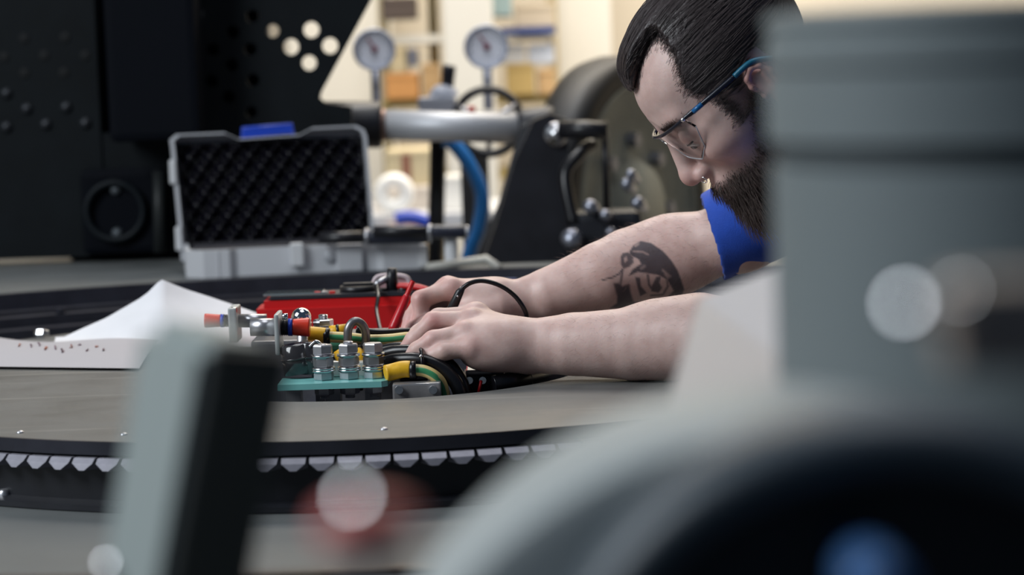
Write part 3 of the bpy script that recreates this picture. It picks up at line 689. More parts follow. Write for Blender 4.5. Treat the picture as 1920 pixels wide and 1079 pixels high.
def to_px(V):                            # where points of the place show in the photograph
    Q = (V - np.array(CAM)) @ np.array(CROT); return 960 + FPX * Q[:, 0] / -Q[:, 2], 539.5 - FPX * Q[:, 1] / -Q[:, 2]
def vnormals(V, F):
    n = np.cross(V[F[:, 2]] - V[F[:, 0]], V[F[:, 3]] - V[F[:, 1]]); N = np.stack([sum(np.bincount(F[:, j], n[:, i], len(V)) for j in range(4)) for i in range(3)], 1)
    return N / (np.linalg.norm(N, axis=1, keepdims=True) + 1e-12)

def skin_material():
    m = bpy.data.materials.new('skin'); m.use_nodes = True; nt = m.node_tree; b = nt.nodes['Principled BSDF']; L = nt.links.new
    tc = nt.nodes.new('ShaderNodeTexCoord'); n1 = nt.nodes.new('ShaderNodeTexNoise'); n1.inputs['Scale'].default_value = 55; n1.inputs['Detail'].default_value = 4
    L(tc.outputs['Object'], n1.inputs['Vector'])
    cr = nt.nodes.new('ShaderNodeValToRGB'); cr.color_ramp.elements[0].position = .32; cr.color_ramp.elements[0].color = (0.56, 0.375, 0.335, 1); cr.color_ramp.elements[1].position = .68; cr.color_ramp.elements[1].color = (0.66, 0.475, 0.430, 1)
    L(n1.outputs[0], cr.inputs[0])
    a = nt.nodes.new('ShaderNodeAttribute'); a.attribute_name = 'tint'
    mx = nt.nodes.new('ShaderNodeMix'); mx.data_type = 'RGBA'; mx.blend_type = 'MULTIPLY'; mx.inputs[0].default_value = 1
    L(cr.outputs[0], mx.inputs[6]); L(a.outputs['Color'], mx.inputs[7]); L(mx.outputs[2], b.inputs['Base Color'])
    b.inputs['Roughness'].default_value = .48; b.inputs['Subsurface Weight'].default_value = .25; b.inputs['Subsurface Radius'].default_value = (1, .35, .2); b.inputs['Subsurface Scale'].default_value = .006
    n2 = nt.nodes.new('ShaderNodeTexNoise'); n2.inputs['Scale'].default_value = 420; L(tc.outputs['Object'], n2.inputs['Vector'])
    bp_ = nt.nodes.new('ShaderNodeBump'); bp_.inputs['Strength'].default_value = .12; bp_.inputs['Distance'].default_value = .0012; L(n2.outputs[0], bp_.inputs['Height']); L(bp_.outputs[0], b.inputs['Normal'])
    return m
M_skin = skin_material(); M_hair = mat('dark_brown_hair', (0.042, 0.032, 0.033), 0.40, spec=0.5, bump=.5, bscale=240)
M_beard = mat('brown_beard_hair', (0.075, 0.050, 0.043), 0.5)
M_shirt = mat('royal_blue_cotton', (0.004, 0.060, 0.43), 0.75, noise=.08, nscale=60, bump=.3, bscale=900, sheen=.2)

# ---------------------------------------------------------------- head, in its own axes (x = face, y = his left, z = up)
PITCH, YAW = R(49), R(6)
fx = Vector((-math.cos(PITCH), 0, -math.sin(PITCH))); fz = Vector((-math.sin(PITCH), 0, math.cos(PITCH))); fy = Vector((0, -1, 0))
HR = (Matrix.Rotation(YAW, 3, 'Z') @ Matrix((fx, fy, fz)).transposed())
EAR = Vector((-0.005, 0.080, 0.005))
def head_origin():
    o = Vector(at(1428, 150, 2.48)); return o - (HR @ EAR) * HS
HS = 0.93
HO = head_origin(); HRn = np.array(HR); HOn = np.array(HO)
def h2w(V): return V @ HRn.T * HS + HOn
def w2h(p): return (np.array(p) - HOn) @ HRn / HS
C7 = np.array((0.475, 2.56, 0.31)); c7h = w2h(C7)
hd = Field((-.17, -.105, -.23), (.155, .105, .15), .0016)
hd.ell((-.005, 0, .046), (.102, .077, .088), 0)
hd.ell((.030, 0, -.012), (.071, .063, .085), .03)
hd.ell((.042, 0, .068), (.052, .056, .042), .02)
hd.ell((.042, 0, -.066), (.058, .052, .042), .03)
hd.ell((.084, 0, -.088), (.022, .026, .020), .03)
for s_ in (-1, 1):
    hd.cone((.082, s_ * .040, .044), (.0900, s_ * .006, .046), .0095, .0105, .016)
    hd.ell((.060, s_ * .050, -.008), (.030, .017, .018), .03)
    hd.ell((.106, s_ * .033, .021), (.020, .019, .014), .018, 'cut')
    hd.ell((.0835, s_ * .033, .0225), (.0150, .0165, .0140), .005)
    hd.cone((.094, s_ * .022, .0130), (.088, s_ * .046, .0135), .0028, .0022, .004)
hd.cone((.099, 0, .030), (.117, 0, -.008), .0085, .0105, .012)
hd.ell((.1185, 0, -.0145), (.0122, .0125, .0115), .008)
for s_ in (-1, 1):
    hd.ell((.1075, s_ * .0125, -.0205), (.0125, .0075, .0085), .006)
    hd.ell((.1125, s_ * .0065, -.0300), (.006, .0035, .005), .002, 'cut')
hd.ell((.098, 0, -.046), (.016, .028, .012), .014)
hd.ell((.099, 0, -.0625), (.0135, .022, .0085), .008)
hd.cone((.1145, -.018, -.0545), (.1145, .018, -.0545), .0022, .0022, .004, 'cut')
# ears
for s_ in (-1, 1):
    hd.ell((-.006, s_ * .0765, -.003), (.013, .007, .025), .008, rot=Matrix.Rotation(R(12), 3, 'Y'))
    hel = [(.005, .079, -.001), (.008, .081, .008), (.005, .083, .019), (-.005, .085, .024), (-.015, .085, .019), (-.019, .084, .005), (-.017, .082, -.010), (-.010, .080, -.022)]
    for p_, q_ in zip(hel, hel[1:]): hd.cone((p_[0], s_ * p_[1], p_[2]), (q_[0], s_ * q_[1], q_[2]), .0036, .0036, .003)
    hd.ell((-.005, s_ * .079, -.027), (.007, .005, .009), .006)
    hd.ell((-.006, s_ * .089, .000), (.0075, .0085, .013), .005, 'cut')
    hd.cone((-.011, s_ * .0825, .010), (-.010, s_ * .082, -.012), .0025, .0024, .003)
    hd.ell((.006, s_ * .0785, -.009), (.0035, .004, .005), .003)
hd.cone((-.018, 0, -.035), c7h * .55 + np.array((-.018, 0, -.035)) * .45, .056, .058, .03)
hd.cone(c7h * .5 + np.array((-.018, 0, -.035)) * .5, c7h, .057, .062, .02)
hV, hF = hd.mesh(2)
hN = vnormals(hV, hF)
# tint of the skin: warm cheeks, nose and ears, shaved shadow under the beard and at the temples
x, y, z = hV.T
def bump3(c, r): return np.exp(-(((hV - np.array(c)) / np.array(r)) ** 2).sum(1))
col = np.ones((len(hV), 3)); ay = np.abs(y)
warm = .8 * np.exp(-(((x - .12) / .014) ** 2 + (y / .02) ** 2 + ((z + .018) / .014) ** 2)) + 1.0 * np.exp(-(((x + .006) / .03) ** 2 + ((ay - .085) / .012) ** 2 + ((z) / .04) ** 2)) + .6 * np.exp(-(((x - .075) / .03) ** 2 + ((ay - .045) / .03) ** 2 + ((z + .02) / .02) ** 2)) + .5 * np.exp(-(((x - .09) / .02) ** 2 + ((ay - .033) / .02) ** 2 + ((z - .020) / .014) ** 2))
warm = np.clip(warm, 0, 1)[:, None]; col = col * (1 - warm) + warm * np.array((1.0, .66, .64))
lips = np.exp(-(((x - .108) / .012) ** 2 + (y / .022) ** 2 + ((z + .056) / .011) ** 2))[:, None]; col *= 1 - lips * np.array((.1, .4, .35))
def beard_mask(Q):
    x, y, z = Q.T; ay = np.abs(y)
    line = np.interp(x, [-.01, .02, .045, .065, .085, .10, .13], [.03, .012, -.022, -.043, -.040, -.036, -.036])   # upper edge of the beard
    m = np.clip((line - z) / .012, 0, 1) * np.clip((z + .135) / .015, 0, 1) * np.clip((x - .004) / .012, 0, 1)
    return m * (1 - np.exp(-(((x - .11) / .02) ** 2 + (y / .019) ** 2 + ((z + .056) / .008) ** 2)) * .9)
def hairline(x, ay, z):                                            # > 0 where hair grows
    cen = z - np.interp(x, [-.02, .03, .07, .084, .11], [.118, .118, .110, .102, .097])
    sid = np.interp(z, [-.03, -.004, .017, .029, .044, .059, .071, .096, .11, .125], [.040, .042, .040, .040, .047, .054, .048, .030, .026, .020]) - x
    low = z - np.interp(x, [-.12, -.038, -.030, .002, .006, .03], [-.05, -.045, .036, .036, .000, -.006])
    sid = np.minimum(sid, low)
    t = np.clip((ay - .018) / .030, 0, 1); t = t * t * (3 - 2 * t)
    return np.where(x < .0, np.maximum(sid, np.minimum(cen, .03)), cen * (1 - t) + sid * t)
def scalp_mask(Q):
    return np.clip((hairline(Q[:, 0], np.abs(Q[:, 1]), Q[:, 2]) + .007) / .012, 0, 1) * (1 - ((np.abs(Q[:, 1]) > .0765) & (np.abs(Q[:, 0] + .008) < .026) & (Q[:, 2] < .036)))
bm_ = beard_mask(hV); sc_ = scalp_mask(hV)
xx, yy_, zz = hV.T; stub = np.clip((np.interp(xx, [-.01, .02, .045, .065, .085, .10, .13], [.04, .022, -.006, -.026, -.034, -.032, -.034]) - zz) / .035, 0, 1) * np.clip((zz + .14) / .02, 0, 1) * np.clip((xx - .004) / .012, 0, 1)
shade = np.clip(np.maximum(bm_ * .62, stub * .5) + sc_ * .8, 0, .85)[:, None]; col = col * (1 - shade) + shade * np.array((.22, .19, .20))
brow = np.exp(-(((z - .0455 + (ay - .03) ** 2 * 4) / .005) ** 2)) * np.clip((x - .06) / .01, 0, 1) * np.clip((ay - .010) / .006, 0, 1) * np.clip((.055 - ay) / .008, 0, 1)
col *= (1 - .72 * brow)[:, None]
HEADCOL = col

# ---------------------------------------------------------------- arms and hands
def finger(f, pts, r, k=.006):
    f.chain(pts, [r, r * .92, r * .84, r * .70], k)
# near arm (his left)
YN = 2.60
near = Field((-.14, 2.30, -.035), (.66, 2.74, .34), .0018)
wr = P(985, 650, YN + .02)
el = P(1420, 640, YN - .05); SL = np.array((0.56, 2.38, 0.25))
near.cone(wr, P(1075, 646, YN + .01), .0290, .0340, 0, sq=((0, 1, 0), 1.08))
near.cone(P(1075, 646, YN + .01), P(1190, 645, YN - .005), .0340, .0395, .003)
near.cone(P(1190, 645, YN - .005), el, .0395, .043, .003)
near.cone(P(1240, 625, YN - .005), P(1310, 620, YN - .02), .036, .040, .02)
near.cone(el, SL, .043, .052, .03)
# palm: wrist to each knuckle
kn = {'i': P(893, 592, YN + .052), 'm': P(884, 602, YN + .030), 'r': P(872, 626, YN + .006), 'p': P(884, 652, YN - .008)}
for q_, rr in (('i', .0125), ('m', .0125), ('r', .0125), ('p', .0125)): near.cone(wr, kn[q_], .021, rr, .014)
near.ell((wr * .45 + kn['m'] * .3 + kn['p'] * .25), (.040, .028, .021), .015)
near.ell(P(925, 668, YN + .008), (.034, .024, .017), .015)
finger(near, [kn['i'], P(822, 596, YN + .050), P(784, 626, YN + .046), P(766, 655, YN + .042)], .0112)
finger(near, [kn['m'], P(812, 603, YN + .028), P(776, 638, YN + .026), P(756, 662, YN + .026)], .0116)
finger(near, [kn['r'], P(812, 638, YN + .002), P(782, 658, YN + .004), P(764, 676, YN + .008)], .0112)
finger(near, [kn['p'], P(832, 660, YN - .010), P(802, 672, YN - .004), P(786, 686, YN + .002)], .0102)
th = [P(945, 640, YN + .05), P(880, 640, YN + .066), P(826, 642, YN + .068), P(786, 650, YN + .060)]
near.chain(th, [.017, .0135, .0115, .009], .012)
for q_ in ('m', 'r'): near.ell(kn[q_] + np.array((0, -.002, .003)), (.010, .009, .0095), .006)
near.ell(kn['i'] + np.array((.0, 0, .004)), (.012, .011, .010), .008)
nV, nF = near.mesh(2)
# far arm (his right, tattooed)
YF = 2.80
far = Field((-.14, 2.62, -.035), (.58, 2.94, .34), .0018)
wf = P(952, 572, YF - .005); ef = P(1262, 482, YF + .02); SR = np.array((0.50, 2.74, 0.25))
far.cone(wf, P(1030, 553, YF), .0245, .031, 0, sq=((0, 1, 0), 1.2))
far.cone(P(1030, 553, YF), P(1130, 520, YF + .005), .0315, .0410, .003)
far.cone(P(1130, 520, YF + .005), ef, .0410, .0395, .004)
far.cone(P(1180, 482, YF + .02), P(1262, 462, YF + .02), .032, .033, .02)
far.cone(ef, P(1392, 438, YF - .01), .0390, .0405, .03)
far.cone(P(1392, 438, YF - .01), SR, .041, .052, .02)
kf = {'i': P(846, 541, YF - .022), 'm': P(840, 538, YF + .002), 'r': P(842, 550, YF + .024), 'p': P(850, 566, YF + .042)}
for q_ in kf: far.cone(wf, kf[q_], .019, .0122, .014)
far.ell(wf * .5 + kf['m'] * .5, (.036, .034, .016), .014, rot=Matrix.Rotation(R(-20), 3, 'Y'))
finger(far, [kf['i'], P(788, 562, YF - .026), P(792, 596, YF - .030), P(780, 618, YF - .034)], .0112)
finger(far, [kf['m'], P(790, 566, YF - .004), P(772, 596, YF - .016), P(762, 622, YF - .026)], .0112)
finger(far, [kf['r'], P(792, 580, YF + .018), P(785, 612, YF + .006), P(784, 636, YF - .004)], .0105)
finger(far, [kf['p'], P(806, 596, YF + .036), P(796, 622, YF + .026), P(798, 640, YF + .016)], .0095)
tf = [P(930, 582, YF - .028), P(868, 596, YF - .045), P(812, 606, YF - .046), P(774, 616, YF - .042)]
far.chain(tf, [.017, .0140, .0120, .0092], .012)
fV, fF = far.mesh(2)

def limb_tint(V, knuck):
    c = np.ones((len(V), 3)); w_ = np.zeros(len(V))
    for p_, r_ in knuck: w_ = np.maximum(w_, np.exp(-((V - p_) ** 2).sum(1) / r_ ** 2))
    return c * (1 - w_[:, None] * np.array((.02, .26, .24)))
nC = limb_tint(nV, [(kn[q_], .012) for q_ in kn] + [(P(812, 600, YN + .02), .012), (P(808, 640, YN), .012), (P(766, 660, YN + .02), .014)])
fC = limb_tint(fV, [(kf[q_], .014) for q_ in kf] + [(P(788, 562, YF - .026), .014), (P(770, 610, YF - .03), .02), (ef, .03)])
# flat tattoo print on the inner forearm, drawn as inked patches
tX, tY = to_px(fV); fN = vnormals(fV, fF)
tx = (tX - 1120) * 6.344; ty = (tY - 430) * 6.344
def poly_sd(pts):
    pts = np.array(pts, float); ins = np.zeros(len(tx), bool); dm = np.full(len(tx), 1e9)
    for a, b_ in zip(pts, np.roll(pts, -1, 0)):
        e = b_ - a; wx, wy = tx - a[0], ty - a[1]; t = np.clip((wx * e[0] + wy * e[1]) / (e @ e + 1e-9), 0, 1)
        dm = np.minimum(dm, np.hypot(wx - e[0] * t, wy - e[1] * t))
        cnd = (a[1] > ty) != (b_[1] > ty)
        ins ^= cnd & (tx < (b_[0] - a[0]) * (ty - a[1]) / (b_[1] - a[1] + 1e-9) + a[0])
    return np.where(ins, -dm, dm)
def line_sd(pts, r):
    pts = np.array(pts, float); dm = np.full(len(tx), 1e9)
    for a, b_ in zip(pts[:-1], pts[1:]):
        e = b_ - a; wx, wy = tx - a[0], ty - a[1]; t = np.clip((wx * e[0] + wy * e[1]) / (e @ e + 1e-9), 0, 1); dm = np.minimum(dm, np.hypot(wx - e[0] * t, wy - e[1] * t))
    return dm - r
ink = np.zeros(len(tx))
def dab(sd, a, soft=9.): 
    global ink
    ink = np.maximum(ink, a * np.clip(.5 - sd / (2 * soft), 0, 1))
def wipe(sd, a, soft=9.):
    global ink
    ink = ink * (1 - a * np.clip(.5 - sd / (2 * soft), 0, 1))
dab(poly_sd([(380, 270), (430, 190), (520, 140), (640, 165), (780, 260), (880, 370), (960, 500), (1000, 610), (1035, 720), (1000, 800), (930, 820), (900, 720), (830, 600), (720, 545), (560, 520), (480, 510), (370, 560), (420, 480), (520, 410), (480, 350), (400, 320)]), .86)
dab(poly_sd([(275, 330), (300, 285), (370, 275), (430, 330), (440, 390), (380, 450), (310, 470), (280, 420)]), .8)
wipe(poly_sd([(315, 345), (345, 325), (360, 370), (325, 400)]), .7)
dab(line_sd([(65, 605), (180, 575), (260, 530), (300, 480)], 9), .85, 6)
dab(line_sd([(300, 480), (285, 600), (265, 700)], 14), .7)
dab(poly_sd([(190, 645), (260, 640), (300, 680), (380, 650), (400, 760), (430, 860), (500, 880), (620, 870), (720, 900), (600, 930), (400, 945), (150, 940), (230, 880), (235, 800)]), .84, 14)
dab(poly_sd([(450, 570), (510, 580), (520, 680), (590, 760), (510, 800), (480, 700)]), .8)
dab(poly_sd([(640, 690), (700, 570), (760, 560), (740, 640), (770, 700), (730, 760), (640, 740)]), .8)
dab(line_sd([(600, 550), (615, 660), (640, 700)], 14), .75)
dab(line_sd([(820, 560), (840, 680), (780, 780), (640, 790)], 13), .7)
dab(line_sd([(900, 640), (930, 740), (870, 800)], 22), .8)
dab(poly_sd([(600, 850), (700, 860), (830, 850), (930, 800), (950, 830), (800, 890), (640, 920)]), .6, 14)
wipe(line_sd([(430, 265), (540, 270), (600, 300)], 10), .55)
wipe(line_sd([(450, 200), (490, 175)], 12), .5)
wipe(line_sd([(780, 490), (860, 560)], 14), .45)
wipe(line_sd([(810, 540), (840, 580)], 12), .5)
wipe(line_sd([(520, 470), (560, 440)], 16), .35)
wipe(poly_sd([(420, 350), (500, 370), (440, 420)]), .8)
ink *= np.clip((-fN[:, 1] + .05) / .25, 0, 1) * (tX > 1120) * (tX < 1300)
fC = fC * (1 - ink[:, None]) + ink[:, None] * np.array((.020, .045, .095))

# ---------------------------------------------------------------- torso and legs under the clothes
tor = Field((.36, 2.26, -.075), (1.34, 2.90, .42), .007)
LEGS = [(np.array((.97, 2.47, .115)), np.array((.63, 2.42, .015)), np.array((1.00, 2.44, .000)), np.array((1.16, 2.44, -.018))),
        (np.array((.97, 2.65, .115)), np.array((.63, 2.70, .015)), np.array((1.00, 2.68, .000)), np.array((1.16, 2.68, -.018)))]   # he kneels on the ring floor
def torso(f, g):
    f.cone(C7 + np.array((.06, 0, -.07)), (.74, 2.56, .195), .122 + g, .118 + g, .03, sq=((0, 1, 0), .78))
    f.cone((.74, 2.56, .195), (.95, 2.56, .150), .118 + g, .108 + g, .05, sq=((0, 1, 0), .80))
    for s_ in (SL, SR): f.cone(C7 + np.array((.05, 0, -.035)), s_, .055 + g, .058 + g, .05)
torso(tor, 0)
for hp_, kn_, an_, to_ in LEGS:
    tor.cone(hp_, kn_, .080, .056, .04); tor.cone(kn_, an_, .054, .040, .01); tor.cone(an_, to_, .036, .026, .02)
bV, bF = tor.mesh(2)

V = np.concatenate([h2w(hV), nV, fV, bV]); off = np.cumsum([0, len(hV), len(nV), len(fV)])
F = np.concatenate([hF + off[0], nF + off[1], fF + off[2], bF + off[3]]); Cc = np.concatenate([HEADCOL, nC, fC, np.ones((len(bV), 3))])
man = bpy.data.objects.new('person', nmesh('person', V, F, M_skin, Cc)); COL.objects.link(man)
meta(man, 'bearded person in a blue T-shirt bending over the plate, forearm tattooed, hands at the terminals', 'person')

# ---------------------------------------------------------------- T-shirt, trousers, shoes
sh = Field((.16, 2.24, -.06), (1.24, 2.94, .44), .0033)
torso(sh, .010)
hemc = P(1334, 446, YF - .002); adir = (SR - hemc) / np.linalg.norm(SR - hemc)
sh.cone(hemc - adir * .06, SR, .0490, .064, .02); 
hemn = P(1560, 520, YN - .12); nd_ = (SL - hemn) / np.linalg.norm(SL - hemn)
sh.cone(hemn - nd_ * .04, SL, .056, .066, .02)
def shell_cut(f, c, d_, ra):             # open the sleeve: cut square across the arm, hollow it
    L_ = .11; a = np.array(c) - np.array(d_) * L_
    sl, X, Y, Z = f.win(a - .12, np.array(c) + .12)
    s0 = (X - c[0]) * d_[0] + (Y - c[1]) * d_[1] + (Z - c[2]) * d_[2]
    lat = np.sqrt((X - c[0] - d_[0] * s0) ** 2 + (Y - c[1] - d_[1] * s0) ** 2 + (Z - c[2] - d_[2] * s0) ** 2)
    f.d[sl] = np.maximum(f.d[sl], np.where(lat < .10, -s0, -1).astype(np.float32))
    f.d[sl] = np.maximum(f.d[sl], np.where(s0 < .05, ra - lat, -1).astype(np.float32))
hn = np.array(adir) + np.array((.20, .15, -.10)); hn /= np.linalg.norm(hn)
shell_cut(sh, hemc, hn, .0465); shell_cut(sh, hemn, nd_, .0515)
sh.half((.97, 2.56, 0), (1, 0, 0)); sh.cone(C7 + np.array((-.13, 0, .02)), C7 + np.array((-.01, 0, .0)), .060, .064, 0, 'cut')
sV, sF = sh.mesh(3)
w_ = (np.sin(sV[:, 0] * 95 + sV[:, 2] * 60 + 2 * np.sin(sV[:, 1] * 40)) * .0006)[:, None]; sV = sV + vnormals(sV, sF) * w_
o = bpy.data.objects.new('t_shirt', nmesh('t_shirt', sV, sF, M_shirt)); COL.objects.link(o); put(o, man); o['label'] = 'royal blue cotton T-shirt'
tr = Field((.54, 2.28, -.075), (1.32, 2.86, .32), .006)
tr.cone((.92, 2.56, .155), (.97, 2.56, .145), .116, .116, 0, sq=((0, 1, 0), .78)); tr.half((.89, 0, 0), (-1, 0, 0))
for hp_, kn_, an_, to_ in LEGS: tr.cone(hp_, kn_, .092, .066, .03); tr.cone(kn_, an_, .064, .052, .01)
tr.half((0, 0, -.0655), (0, 0, -1))
tV, tF = tr.mesh(2); o = bpy.data.objects.new('trousers', nmesh('trousers', tV, tF, mat('navy_work_trousers', (0.02, 0.025, 0.045), .8))); COL.objects.link(o); put(o, man)
for hp_, kn_, an_, to_ in LEGS:
    sf = Field((.94, an_[1] - .09, -.08), (1.30, an_[1] + .09, .09), .005)
    sf.cone(an_ + np.array((.02, 0, 0)), an_ + np.array((.05, 0, .0)), .046, .048, .02); sf.cone(an_ + np.array((.05, 0, .0)), to_, .048, .036, .02)
    sf.half((0, 0, -.0650), (0, 0, -1)); q_, r_ = sf.mesh(2)
    o = bpy.data.objects.new('shoe', nmesh('shoe', q_, r_, M_blackpl)); COL.objects.link(o); put(o, man)

# ---------------------------------------------------------------- hair
hr = Field((-.13, -.10, -.06), (.13, .10, .17), .0018)
hr.ell((-.006, 0, .050), (.105, .0800, .0945), 0)
hr.ell((.020, 0, .098), (.060, .050, .042), .03)                   # swept-back volume over the brow
hr.cone((.056, -.016, .106), (.056, .016, .106), .022, .022, .02)
sl, X, Y, Z = hr.win((-.13, -.10, -.06), (.13, .10, .17))
Q = np.stack(np.broadcast_arrays(X, Y, Z), -1).reshape(-1, 3).astype(float)
x, y, z = Q.T; ay = np.abs(y)
keep = hairline(x, ay, z) + .0035 * np.sin(z * 900 + x * 300 + 3 * np.sin(y * 500)) * np.sin(y * 700 + z * 260)
g_ = .5 - .5 * np.tanh((z - .06) / .03)
hr.d = np.maximum(hr.d, -keep.reshape(hr.d.shape).astype(np.float32) * .8)
gV, gF = hr.mesh(3)
hair = bpy.data.objects.new('hair', nmesh('hair', h2w(gV), gF, M_hair)); COL.objects.link(hair); put(hair, man); hair['label'] = 'dark brown slicked-back hair'
def strands(name, paths, r0, material, parent, label=None):
    V = []; F = []
    for p in paths:                      # p: (n, 3) array -> thin three-sided strand
        n = len(p); d = np.gradient(p, axis=0); d /= np.linalg.norm(d, axis=1, keepdims=True) + 1e-9
        u = np.cross(d, (0.31, .87, .38)); u /= np.linalg.norm(u, axis=1, keepdims=True) + 1e-9; v = np.cross(d, u)
        o = sum(len(q) for q in V); rr = (r0 * np.linspace(1, .35, n))[:, None]
        ring = np.stack([p + rr * (u * math.cos(a) + v * math.sin(a)) for a in (0, 2.094, 4.189)], 1).reshape(-1, 3); V.append(ring)
        i = np.arange(n - 1)[:, None] * 3
        for k in range(3): F.append(np.concatenate([i + k, i + (k + 1) % 3, i + 3 + (k + 1) % 3, i + 3 + k], 1) + o)
    V = np.concatenate(V); F = np.concatenate(F)
    o = bpy.data.objects.new(name, nmesh(name, V, F, material)); COL.objects.link(o); put(o, parent); o['kind'] = 'stuff'
    if label: o['label'] = label
    return o
def groom(N, seed):
    g = np.random.default_rng(seed); i = g.choice(len(gV), N); p = gV[i] + g.normal(0, .0008, (N, 3)); off_ = g.uniform(-.0008, .0018, N)
    n_ = hr.grad(p); ok = np.abs(hr.sample(p)) < .006; p = p[ok]; off_ = off_[ok]
    out = [p.copy()]
    for st in range(11):
        n_ = hr.grad(p)
        ax_ = np.abs(p[:, 1]); dirn = np.stack([-np.ones(len(p)), .10 * np.sign(p[:, 1]) * (ax_ < .06), np.where(ax_ > .055, -.10, .12)], 1) + g.normal(0, .05, (len(p), 3))
        dirn -= n_ * (dirn * n_).sum(1, keepdims=True); dirn /= np.linalg.norm(dirn, axis=1, keepdims=True) + 1e-9
        p = p + dirn * .0055; p = p - hr.grad(p) * np.clip(hr.sample(p) - off_, -.003, .003)[:, None]; out.append(p.copy())
    return [h2w(np.array(q)) for q in np.stack(out, 1)]
strands('hair_strands', groom(5200, 3), .00030, mat('hair_strand_brown', (0.055, 0.043, 0.044), 0.40, spec=.5), hair)
# beard: short hairs growing from the jaw, plus a soft mass below the lip and chin
g = np.random.default_rng(5)
wt = bm_ * (hV[:, 0] > -.005); i = g.choice(len(hV), 9000, p=wt / wt.sum()); p = hV[i] + g.normal(0, .0006, (9000, 3)); n_ = hN[i]
chin = np.clip((-.045 - p[:, 2]) / .045, 0, 1) * np.clip((p[:, 0] - .02) / .04, 0, 1); mous = np.exp(-((p[:, 2] + .042) / .012) ** 2) * (p[:, 0] > .075)
ln = (.005 + .026 * chin + .010 * mous) * g.uniform(.6, 1.2, 9000) * np.clip(.35 + beard_mask(p), 0, 1)
dr = n_ * .75 + np.array((.10, 0, -.75)) + g.normal(0, .22, (9000, 3)); dr /= np.linalg.norm(dr, axis=1, keepdims=True)
cu_ = np.array((-.05, 0, -.30)); paths = []
for k in range(9000):
    t = np.linspace(0, 1, 4)[:, None]; paths.append(p[k] + dr[k] * ln[k] * t + cu_ * ln[k] * t * t)
beard = strands('beard', [h2w(q) for q in paths], .00028, M_beard, man, 'full brown beard and moustache')
# eyebrow hairs, eyelashes
i = g.choice(len(hV), 500, p=(brow ** 2) / (brow ** 2).sum()); p = hV[i]; dr = hN[i] * .4 + np.stack([-.3 * np.ones(500), .8 * np.sign(hV[i][:, 1]), .25 * np.ones(500)], 1)
strands('eyebrow', [h2w(p[k] + dr[k] / np.linalg.norm(dr[k]) * np.linspace(0, .008, 4)[:, None]) for k in range(500)], .00025, M_beard, man)
for s_ in (-1, 1):
    e = Vector(h2w(np.array([(.0845, s_ * .033, .0172)]))[0])
    o = MB().ball(e, .0124).build('eye', mat('eye_white', (0.55, 0.52, 0.50), .15, coat=1), man)
    q = Vector(h2w(np.array([(.0925, s_ * .0345, .0112)]))[0]); MB().ball(q, .0046).build('iris', mat('iris_grey', (0.03, 0.035, 0.04), .1), o)
    lash = [h2w(np.array([(.0840 + .015 * math.sqrt(max(.012, .785 - (t * .88) ** 2)), s_ * (.033 + t * .0145), .0160 + .0008 * t * t)]))[0] for t in np.linspace(-1, 1, 9)]
    MB().tube([Vector(q) for q in lash], .0012, 6).build('eyelash', M_hair, man)
# short side hair fading into the skin
hl_ = hairline(hV[:, 0], np.abs(hV[:, 1]), hV[:, 2]); wt = np.exp(-((hl_ + .002) / .006) ** 2) * (np.abs(hV[:, 1]) > .02) * (hV[:, 0] > -.01) * (hV[:, 2] > -.01) * (1 - ((np.abs(hV[:, 1]) > .0765) & (hV[:, 2] < .036) & (hV[:, 0] < .012)))
i = g.choice(len(hV), 5200, p=wt / wt.sum()); p = hV[i]; dr = hN[i] * .30 + np.array((-.85, 0, .10)) + g.normal(0, .14, (5200, 3)); dr /= np.linalg.norm(dr, axis=1, keepdims=True)
strands('fade_hair', [h2w(p[k] + dr[k] * np.linspace(0, 1, 4)[:, None] * g.uniform(.004, .011)) for k in range(5200)], .00016, M_hair, hair)
# nose ring
rc = Vector(h2w(np.array([(.1150, .0175, -.0255)]))[0])
seg_ring(MB(), rc, .0036, .0007, 20, 8, HR @ Vector((.8, .5, .1))).build('nose_ring', M_chrome, man)
